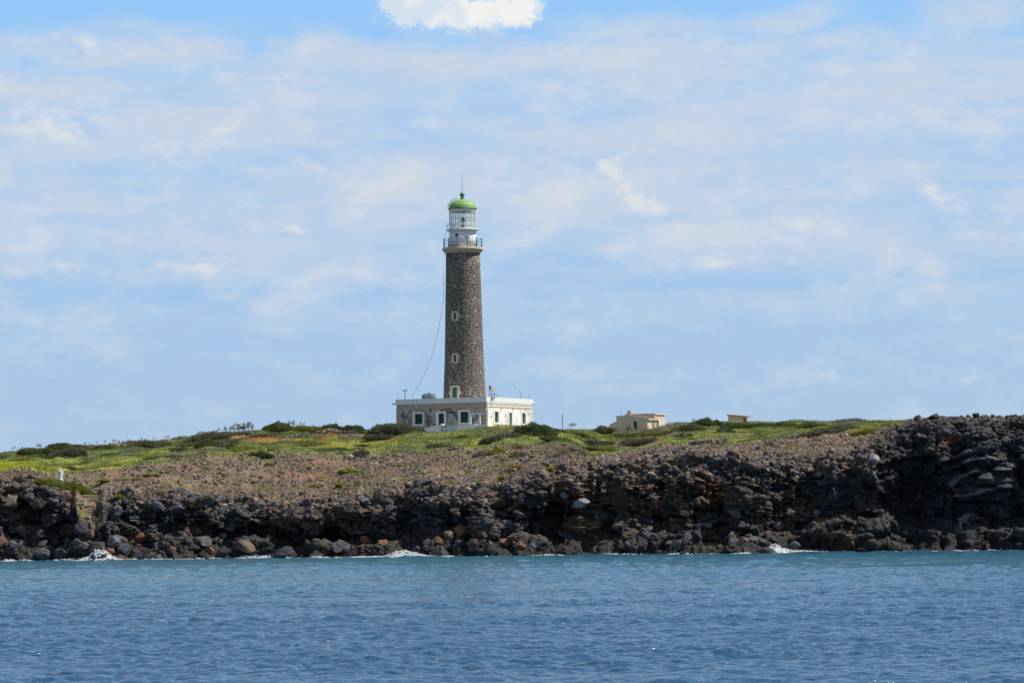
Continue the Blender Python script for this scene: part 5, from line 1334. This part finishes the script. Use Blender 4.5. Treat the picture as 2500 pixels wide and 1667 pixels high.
# cream T post
tp = on_roof(987.5, 1.0); zz1 = float(P(987, 952.5, tp[1])[2])
post = empty('lamp_post', (tp[0], tp[1], zroof), 'cream T shaped post with two small floodlights on the left roof corner', 'post')
MB().lathe(tp[0], tp[1], [(.11, zroof), (.075, zroof + .3), (.06, zz1 - .1)], 12).build('pole', M_cream, post)
MB().box((tp[0], tp[1], zz1 - .05), (.42, .12, .14)).build('crossarm', M_cream, post)
MB().box((tp[0] - .22, tp[1] - .03, zz1 - .06), (.07, .16, .20)).build('floodlight', M_grey, post); MB().box((tp[0] + .22, tp[1] - .03, zz1 - .03), (.07, .16, .20)).build('floodlight', M_grey, post)
for (x, yt_, uin, lab, r_, bend) in ((970, 957, .35, 'thin rod aerial at the left end of the house roof', .02, 0), (1297, 959, 11.1, 'thin rod aerial at the right end of the house roof', .015, 0), (1277, 953.5, 9.0, 'bent grey pole standing on the right part of the roof', .05, .1)):
    q = on_roof(x, uin) if x < 1180 else OL + E2 * vr(x) - NR * .25
    zt1 = float(P(x, yt_, q[1])[2]); mb = MB(); mb.tube([(q[0], q[1], zroof), (q[0] + bend * .5, q[1], zroof + (zt1 - zroof) * .6), (q[0] - bend, q[1], zt1 - .15), (q[0] - bend, q[1], zt1)], r_, 6)
    o = mb.build('aerial' if r_ < .03 else 'pole', M_grey, None, loc=(q[0], q[1], zroof)); tag(o, lab, 'aerial' if r_ < .03 else 'pole')
# solar rack
sr = OL + E2 * 1.5 - NR * 1.6; zs0 = zroof
def sp3(x, y, dY=0.0): Yq = sr[1] + dY; return tuple(P(x, y, Yq))
rack = empty('solar_panel_rack', (sr[0], sr[1], zs0), 'tilted solar panels on a metal rack on the roof right of the tower', 'solar panel')
def panel(y0, y1, name, mat, th=.05):
    mb = MB(); A = Vector(sp3(1196.5, 944, y0)); B = Vector(sp3(1209.5, 963.5, y0)); C = Vector(sp3(1214.8, 962, y1)); Dp = Vector(sp3(1203.5, 940, y1))
    nrm = (B - A).cross(Dp - A).normalized() * th
    mb.hexa([A, B, C, Dp, A + nrm, B + nrm, C + nrm, Dp + nrm]); mb.build(name, mat, rack)
panel(-1.2, .6, 'panel', plain('panel_back', (.30, .31, .32), .5, c2=(.18, .19, .2), scale=5))
for (x, y, dY) in ((1194, 944, -1.2), (1198.5, 943, .2), (1203, 962, -1.2), (1207.5, 962, -.9), (1214.6, 962, .6), (1199, 950, -.2)):
    a = sp3(x, y, dY); MB().tube([(a[0], a[1], zs0), a], .035, 6).build('leg', M_grey, rack)
a, b2 = sp3(1193.5, 963.5, -1.1), sp3(1209, 962.5, -.9); mb = MB(); mb.tube([a, b2], .03, 6); a, b2 = sp3(1194, 949, -1.2), sp3(1200, 957, -1.2); mb.tube([a, b2], .03, 6); mb.build('brace', M_grey, rack)
MB().box((Vector(sp3(1196, 945, -1.25))), (.22, .2, .3)).build('junction_box', M_dark, rack)
# cable from the gallery to the roof
pts = [P(1089.5, 563.0, 399.5), P(1083.8, 610, 399), P(1083.4, 660, 399), P(1083.4, 733, 399), P(1078, 765, 398.8), P(1068, 815, 398.4), P(1055, 868, 397.8), P(1040, 906, 397.4), P(1022, 940, 397), P(1003, 971, 396.8)]
cb2 = MB(); cb2.tube(pts, .017, 5); o = cb2.build('cable', M_dark); tag(o, 'thin dark cable hanging from the lantern gallery down to the house roof', 'cable')

# ================================================================== HUT with chimney
HX = P(1581, 1052, 414.0); HO = np.array([HX[0], HX[1], 0.0]); kz = 414.0 / F
def hz(y): return float(P(1581, y, 414.0)[2])
def hp(a, b2): return HO + E1 * a + E2 * b2
hx = lambda x: 1480 + x / 14.7; hy = lambda y: 990 + y / 14.7
M_ht = plain('hut_plaster', (.74, .59, .46), .9, c2=(.60, .475, .37), scale=1.5, bump=.3)
M_htc = plain('cornice_plaster', (.66, .58, .46), .9)
M_tile = plain('roof_tile', (.27, .16, .11), .85, c2=(.14, .10, .08), scale=5, bump=.6)
zb0 = hz(1062)
hut = empty('hut', (HO[0], HO[1], zb0), 'beige plastered hut with chimney, tiled lean to roof and green doors', 'hut')
def ha(x): return (1581 - x) * kz / -E1[0]
def blk(mb, a0, a1, b0, b1, z0, ztops):
    """ztops: heights at (a0,b0),(a1,b0),(a1,b1),(a0,b1)"""
    P8 = [tuple(hp(a, b2) + np.array([0, 0, z0])) for a, b2 in ((a0, b0), (a1, b0), (a1, b1), (a0, b1))] + [tuple(hp(a, b2) + np.array([0, 0, z])) for (a, b2), z in zip(((a0, b0), (a1, b0), (a1, b1), (a0, b1)), ztops)]
    mb.hexa(P8)
A1 = ha(hx(705)); A2 = ha(hx(388)); A3 = ha(hx(140))
ze = hz(hy(480)); zhi = hz(hy(318)); 
bB = 3.05
body = MB(); blk(body, 0, A1, 0, bB, zb0, (ze, zhi, zhi, ze)); body.build('front_room', M_ht, hut)
body = MB(); blk(body, A1 + .003, A2, .004, bB, zb0, (zhi - .02, hz(hy(328)) - .05, hz(hy(328)) - .05, zhi - .02)); body.build('rear_room', M_ht, hut)
body = MB(); zlw = hz(hy(560)); blk(body, A2 + .003, A3, .01, bB - .3, zb0, (zlw + .1, hz(hy(610)) - .1, hz(hy(610)) - .1, zlw + .1)); body.build('low_wing', M_ht, hut)
rt = MB(); blk(rt, -.12, A1 - .02, .15, bB, ze + .02, (ze + .08, zhi + .08, zhi + .08, ze + .08))
rt = MB(); P8 = []
for dz in (.0, .09):
    for (a, b2, z) in ((-.1, .18, ze - .03), (A1 - .3, .18, zhi), (A1 - .3, bB - .01, zhi), (-.1, bB - .01, ze - .03)): P8.append(tuple(hp(a, b2) + np.array([0, 0, z + dz + .01])))
rt.hexa(P8)
nrow = 12
for k in range(nrow):
    bq = .3 + (bB - .4) * k / nrow; a_, c_ = hp(-.14, bq), hp(A1 - .3, bq)
    rt.tube([(a_[0], a_[1], ze + .06), (c_[0], c_[1], zhi + .10)], .075, 6)
rt.build('tiled_roof', M_tile, hut)
cop = MB()
q = [hp(-.08, -.05), hp(A1, -.05), hp(A1, .18), hp(-.08, .18)]; zz = [ze - .03, zhi, zhi, ze - .03]
cop.hexa([(p_[0], p_[1], z - .02) for p_, z in zip(q, zz)] + [(p_[0], p_[1], z + .13) for p_, z in zip(q, zz)]); 
q = [hp(-.2, -.05), hp(-.2, bB), hp(-.005, bB), hp(-.005, -.05)]; cop.hexa([(p_[0], p_[1], ze - .10) for p_ in q] + [(p_[0], p_[1], ze + .06) for p_ in q]); cop.build('coping', M_htc, hut)
a0 = .52; zt2 = hz(hy(300)); b1_ = bB + .003; b2_ = 6.15
tall = MB(); blk(tall, a0, A1 + 1.0, b1_, b2_, zb0, (zt2, zt2 - .0, zt2 - .0, zt2)); tall.build('tall_room', M_ht, hut)
cop = MB(); blk(cop, a0 - .13, A1 + 1.1, b1_ - .02, b2_ + .1, zt2, (zt2 + .16,) * 4); cop.build('cornice', M_htc, hut)
# doors and window of the hut
def hslab(mb, plane, u0, u1, z0, z1, d0, d1):
    if plane == 'L': slab(mb, HO, E1, NL, u0, u1, z0, z1, d0, d1)
    else: slab(mb, HO, E2, NR, u0, u1, z0, z1, d0, d1)
def hb(x): return (x - 1581) * kz / E2[0]
mb = MB(); hslab(mb, 'L', ha(hx(1125)), ha(hx(1000)), hz(hy(850)), hz(hy(540)), -.05, .02); wnd = mb.build('window', M_dgreen, hut)
mb = MB(); 
for (c, d, e, f_) in ((1118, 1135, 530, 860), (990, 1004, 530, 860), (990, 1135, 528, 545)): hslab(mb, 'L', ha(hx(d)), ha(hx(c)), hz(hy(f_)), hz(hy(e)), -.03, .035)
mb.build('frame', M_ht, wnd)
for (c, d, mt) in ((1665, 1735, plain('olive_door', (.13, .17, .07), .6)), (1828, 1905, plain('door_green', (.03, .17, .10), .5))):
    mb = MB(); hslab(mb, 'R', hb(hx(c)), hb(hx(d)), zb0, ze - .12, -.05, .025); dd = mb.build('door', mt, hut)
    mb = MB(); hslab(mb, 'R', hb(hx(d)), hb(hx(d)) + .12, zb0, ze - .11, -.04, .07); hslab(mb, 'R', hb(hx(c)) - .12, hb(hx(c)), zb0, ze - .11, -.04, .07); mb.build('frame', M_htc, dd)
# chimney
ca_ = ha(hx(790)); cq = hp(ca_, .45); zc0 = zhi - .2; zc1 = hz(hy(250))
ch = MB(); ch.box((cq[0], cq[1], (zc0 + zc1) / 2), (.52, .42, zc1 - zc0), TH * -1); ch.box((cq[0], cq[1], zc1 + .03), (.62, .5, .07), -TH); chim = ch.build('chimney', M_htc, hut)
pot = MB(); zt3 = hz(hy(140))
for s in (-1, 1):
    pot.tube([(cq[0] + s * .20, cq[1], zc1 + .06), (cq[0] + s * .02, cq[1], zt3)], .06, 6)
for s in (-1, 1): pot.tube([(cq[0], cq[1] + s * .18, zc1 + .06), (cq[0], cq[1] + s * .02, zt3)], .07, 6)
pot.lathe(cq[0], cq[1], [(.17, zc1 + .06), (.13, zc1 + .25), (.05, zt3 - .05)], 4, R(45)); pot.build('chimney_pot', plain('terracotta', (.50, .16, .09), .8), chim)
an = hp(ha(hx(512)), .4); MB().tube([(an[0], an[1], hz(hy(330))), (an[0], an[1], hz(hy(155)))], .018, 5).build('aerial', M_grey, hut)

# small tiled shed at right
SX = P(1813, 1040, 418.0); SO = np.array([SX[0], SX[1], 0.0]); ks = 418.0 / F
def szz(y): return float(P(1813, y, 418.0)[2])
shd = empty('shed', (SO[0], SO[1], szz(1040)), 'tiny stone shed with a sloping terracotta tiled roof on the right skyline', 'shed')
La = (1813 - 1779) * ks / -E1[0]; P8 = []
for (tops) in ((szz(1045),) * 4, (szz(1017.8), szz(1013.6), szz(1013.6), szz(1017.8))):
    for (a, b2), z in zip(((0, 0), (La, 0), (La, 1.5), (0, 1.5)), tops): q = SO + E1 * a + E2 * b2; P8.append((q[0], q[1], z))
MB().hexa(P8).build('walls', M_ht, shd)
sr_ = MB(); P8 = []
for dz in (0, .07):
    for (a, b2, z) in ((-.35, -.12, szz(1018.2)), (La + .06, -.12, szz(1013.6)), (La + .06, 1.6, szz(1013.6)), (-.35, 1.6, szz(1018.2))): q = SO + E1 * a + E2 * b2; P8.append((q[0], q[1], z + dz))
sr_.hexa(P8)
for k in range(8):
    bq = -.1 + 1.65 * k / 7; a_ = SO + E1 * -.4 + E2 * bq; c_ = SO + E1 * (La + .08) + E2 * bq
    sr_.tube([(a_[0], a_[1], szz(1018.2) + .08), (c_[0], c_[1], szz(1013.6) + .10)], .075, 6)
sr_.build('tiled_roof', plain('shed_tile', (.58, .25, .14), .85, c2=(.35, .2, .13), scale=6), shd)
mb = MB(); slab(mb, SO, E2, NR, .35, .9, szz(1035), szz(1020), -.03, .02); mb.build('dark_strip', M_dark, shd)  # flat dark slab set on the right end wall

# thin pole, white stone, shrine
p, _ = surf_at(1373.5, 1047, n_cliff + 100); zt4 = float(P(1373, 1011, p[1])[2]); mb = MB(); mb.tube([(p[0], p[1], p[2] - .3), (p[0], p[1], zt4)], .045, 8); mb.lathe(p[0], p[1], [(.06, zt4 - .05), (.06, zt4)], 8)
tag(mb.build('pole', plain('pole_blue_grey', (.09, .12, .15), .6), None, loc=tuple(p)), 'lone thin dark pole on the grass right of the keepers house', 'pole')
p, _ = surf_at(650, 1100, n_cliff + 100); V, Fc = rock_proto(2, 5, 3, .05); me = raw_mesh('white_stone', V * .11, Fc, True); tag(link('stone', me, M_white, None, (p[0], p[1] - .1, p[2] + .18)), 'single small white stone lying in the green', 'stone')

sp0, _ = surf_at(147.5, 1171, n_cliff - 10); kS = sp0[1] / F
shr = empty('shrine', tuple(sp0), 'small white shrine shaped like a domed chapel on a tapering pedestal', 'shrine')
def sz_(y): return float(P(147, y, sp0[1])[2])
x0s, y0s = sp0[0], sp0[1]
rot = -TH
def taper(mb, zlo, zhi_, wlo, whi, dlo=None, dhi=None):
    dlo = dlo or wlo; dhi = dhi or whi; ca, sa = math.cos(rot), math.sin(rot); P8 = []
    for z, w0, d0 in ((zlo, wlo, dlo), (zhi_, whi, dhi)):
        for sx, sy in ((-1, -1), (1, -1), (1, 1), (-1, 1)):
            a, b2 = sx * w0 / 2, sy * d0 / 2; P8.append((x0s + a * ca - b2 * sa, y0s + a * sa + b2 * ca, z))
    mb.hexa(P8)
mb = MB(); taper(mb, sz_(1172), sz_(1168.8), .44, .44); taper(mb, sz_(1168.8), sz_(1160), .28, .37); mb.build('pedestal', M_white, shr)
mb = MB(); taper(mb, sz_(1160), sz_(1158), .44, .50); taper(mb, sz_(1158), sz_(1152.6), .40, .40); taper(mb, sz_(1152.6), sz_(1151.6), .48, .48); chap = mb.build('chapel', M_white, shr)
mb = MB()
for k in (-1, 0, 1):
    for (dx, dy) in (((k * .12), -.202),): 
        ca, sa = math.cos(rot), math.sin(rot); mb.box((x0s + dx * ca - dy * sa, y0s + dx * sa + dy * ca, (sz_(1157.3) + sz_(1153.6)) / 2), (.055, .01, .14), rot)
dx, dy = .202, 0; mb.box((x0s + dx * ca - dy * sa, y0s + dx * sa + dy * ca, (sz_(1157.3) + sz_(1153.6)) / 2), (.01, .055, .14), rot)
mb.build('arched_windows', M_win, chap)
MB().lathe(x0s - .03, y0s, [(.105, sz_(1151.6)), (.105, sz_(1148)), (.09, sz_(1146)), (.05, sz_(1144.6)), (.01, sz_(1144))], 16).build('dome', M_white, chap, True)
mb = MB(); mb.lathe(x0s + .19, y0s - .03, [(.06, sz_(1151.6)), (.045, sz_(1148)), (.02, sz_(1145.6)), (.004, sz_(1144.8))], 4); mb.lathe(x0s - .2, y0s - .05, [(.05, sz_(1151.6)), (.04, sz_(1150.8)), (.006, sz_(1150))], 8); mb.build('bell_tower', M_white, chap)

# ------------------------------------------------------------------ stone steps
M_step = plain('step_stone', (.43, .335, .22), .9, c2=(.25, .195, .135), scale=3, bump=.5)
st0, _ = surf_at(225, 1262, 0)
steps = empty('stone_steps', (float(st0[0]), float(st0[1]), float(st0[2])), 'narrow stone steps climbing the cliff beside the white shrine', 'steps')
sxx = lambda x: 100 + x / 5.6; syy = lambda y: 1100 + y / 5.6
STEPS = [(870, 1000, 440), (845, 1000, 457), (805, 965, 482), (720, 955, 512), (635, 900, 573), (550, 845, 610), (640, 885, 655), (470, 605, 662), (465, 600, 688), (462, 590, 716), (600, 740, 745), (650, 800, 790), (655, 835, 826), (645, 800, 858), (595, 790, 893), (705, 830, 925)]
for (a, b2, y) in STEPS:
    yy_ = syy(y); q_, _ = surf_at(sxx((a + b2) / 2), yy_, 60, n_cliff + 112); Yq = float(q_[1]) - .42
    A, B = P(sxx(a), yy_, Yq), P(sxx(b2), yy_, Yq); z = (A[2] + B[2]) / 2
    mb = MB(); w0 = random.uniform(-.12, .12)
    mb.hexa([(A[0], Yq + w0, z - .24), (B[0], Yq, z - .24), (B[0], Yq + .95, z - .24), (A[0], Yq + .95, z - .24), (A[0], Yq + w0, z - .01), (B[0], Yq, z + .02), (B[0], Yq + .95, z + .06), (A[0], Yq + .95, z + .05)])
    mb.build('step', M_step, steps)
p, k = surf_at(422, 1196, n_cliff - 40); A, B = P(388, 1196, p[1]), P(452, 1194, p[1]); mb = MB(); mb.hexa([(A[0], p[1] - .2, p[2] - .3), (B[0], p[1] - .2, p[2] - .3), (B[0], p[1] + .7, p[2] - .3), (A[0], p[1] + .7, p[2] - .3), (A[0], p[1] - .2, p[2] + .12), (B[0], p[1] - .2, p[2] + .14), (B[0], p[1] + .7, p[2] + .17), (A[0], p[1] + .7, p[2] + .15)])
tag(mb.build('slab', M_step), 'flat tan slab laid along the cliff top right of the steps', 'slab')

# ------------------------------------------------------------------ dry stone walls
def drystone(tab, dY, label, pal, seed, name='dry_stone_wall'):
    """tab: (px, top y, bottom y)"""
    r = random.Random(seed); V, Fc, C, b0 = [], [], [], 0
    x0, x1 = tab[0][0], tab[-1][0]; pmid, _ = surf_at((x0 + x1) / 2, tab[len(tab) // 2][2], n_cliff + 60); Yb = float(pmid[1]) + dY
    x = x0
    while x < x1:
        yt_ = np.interp(x, [q[0] for q in tab], [q[1] for q in tab]); yb_ = np.interp(x, [q[0] for q in tab], [q[2] for q in tab])
        y = yb_ + 3
        while y > yt_:
            s = r.uniform(.10, .18); pv, pf = SP[r.randrange(8)]; q = P(x + r.uniform(-1.5, 1.5), y, Yb + r.uniform(-.15, .35))
            ang = r.uniform(0, 6.28); ca, sa = math.cos(ang), math.sin(ang); Rm = np.array([[ca, -sa, 0], [sa, ca, 0], [0, 0, 1]])
            V.append((pv * s * np.array([1.2, .9, .9])) @ Rm.T + q); Fc.append(pf + b0); b0 += len(pv)
            cc0 = np.array(pal[r.randrange(len(pal))]) * r.uniform(.75, 1.2); C.append(np.repeat(cc0[None], len(pv), 0)); y -= s * 2 / px2m * .62
        x += r.uniform(2.2, 4.0)
    me = raw_mesh(name, np.concatenate(V) - pmid, np.concatenate(Fc), False, np.concatenate(C)); tag(link(name, me, M_stone, None, tuple(pmid)), label, 'stone wall')
PALE = [(.42, .33, .24), (.36, .28, .2), (.28, .22, .18)]; GRY = [(.26, .25, .24), (.16, .15, .15), (.36, .26, .2)]; DRK = [(.10, .10, .11), (.15, .14, .14), (.18, .15, .13)]
drystone([(788, 1053, 1057), (802, 1046, 1057), (815, 1045, 1057), (825, 1049, 1057), (840, 1049, 1057)], 0, 'pale tan dry stone wall below the skyline, left of the keepers house', PALE, 1)
drystone([(700, 1066, 1071), (722, 1060, 1069), (748, 1054, 1067), (754, 1056, 1066)], 0, 'grey dry stone wall rising to the right below the green hump', GRY, 2)
drystone([(840, 1050, 1057), (855, 1049, 1057), (871, 1051, 1056)], 0.2, 'dark stone wall end adjoining the pale tan wall', DRK, 3)
drystone([(770, 1051, 1057), (790, 1051, 1057)], 0.3, 'brown low stone wall piece left of the pale tan wall', [(.26, .19, .15), (.2, .15, .13)], 4)
drystone([(828, 1063, 1067), (850, 1061, 1066), (872, 1060, 1064)], 0, 'line of low stones below the red earth by the keepers house', GRY, 5, 'stone_row')
drystone([(1686, 1075, 1079), (1710, 1072, 1079), (1750, 1072, 1080), (1778, 1068, 1078)], 0, 'heap of tan stones on the green slope right of the hut', [(.36, .26, .2), (.26, .21, .18), (.18, .15, .15)], 6, 'stone_heap')
drystone([(450, 1072, 1074), (470, 1071, 1074)], 0, 'flat pale rocks showing in the green at left', PALE, 7, 'stone_row')
drystone([(270, 1082, 1086), (285, 1083, 1087), (360, 1082, 1086)], 0, 'thin line of tan stones under the left skyline', PALE, 8, 'stone_row')
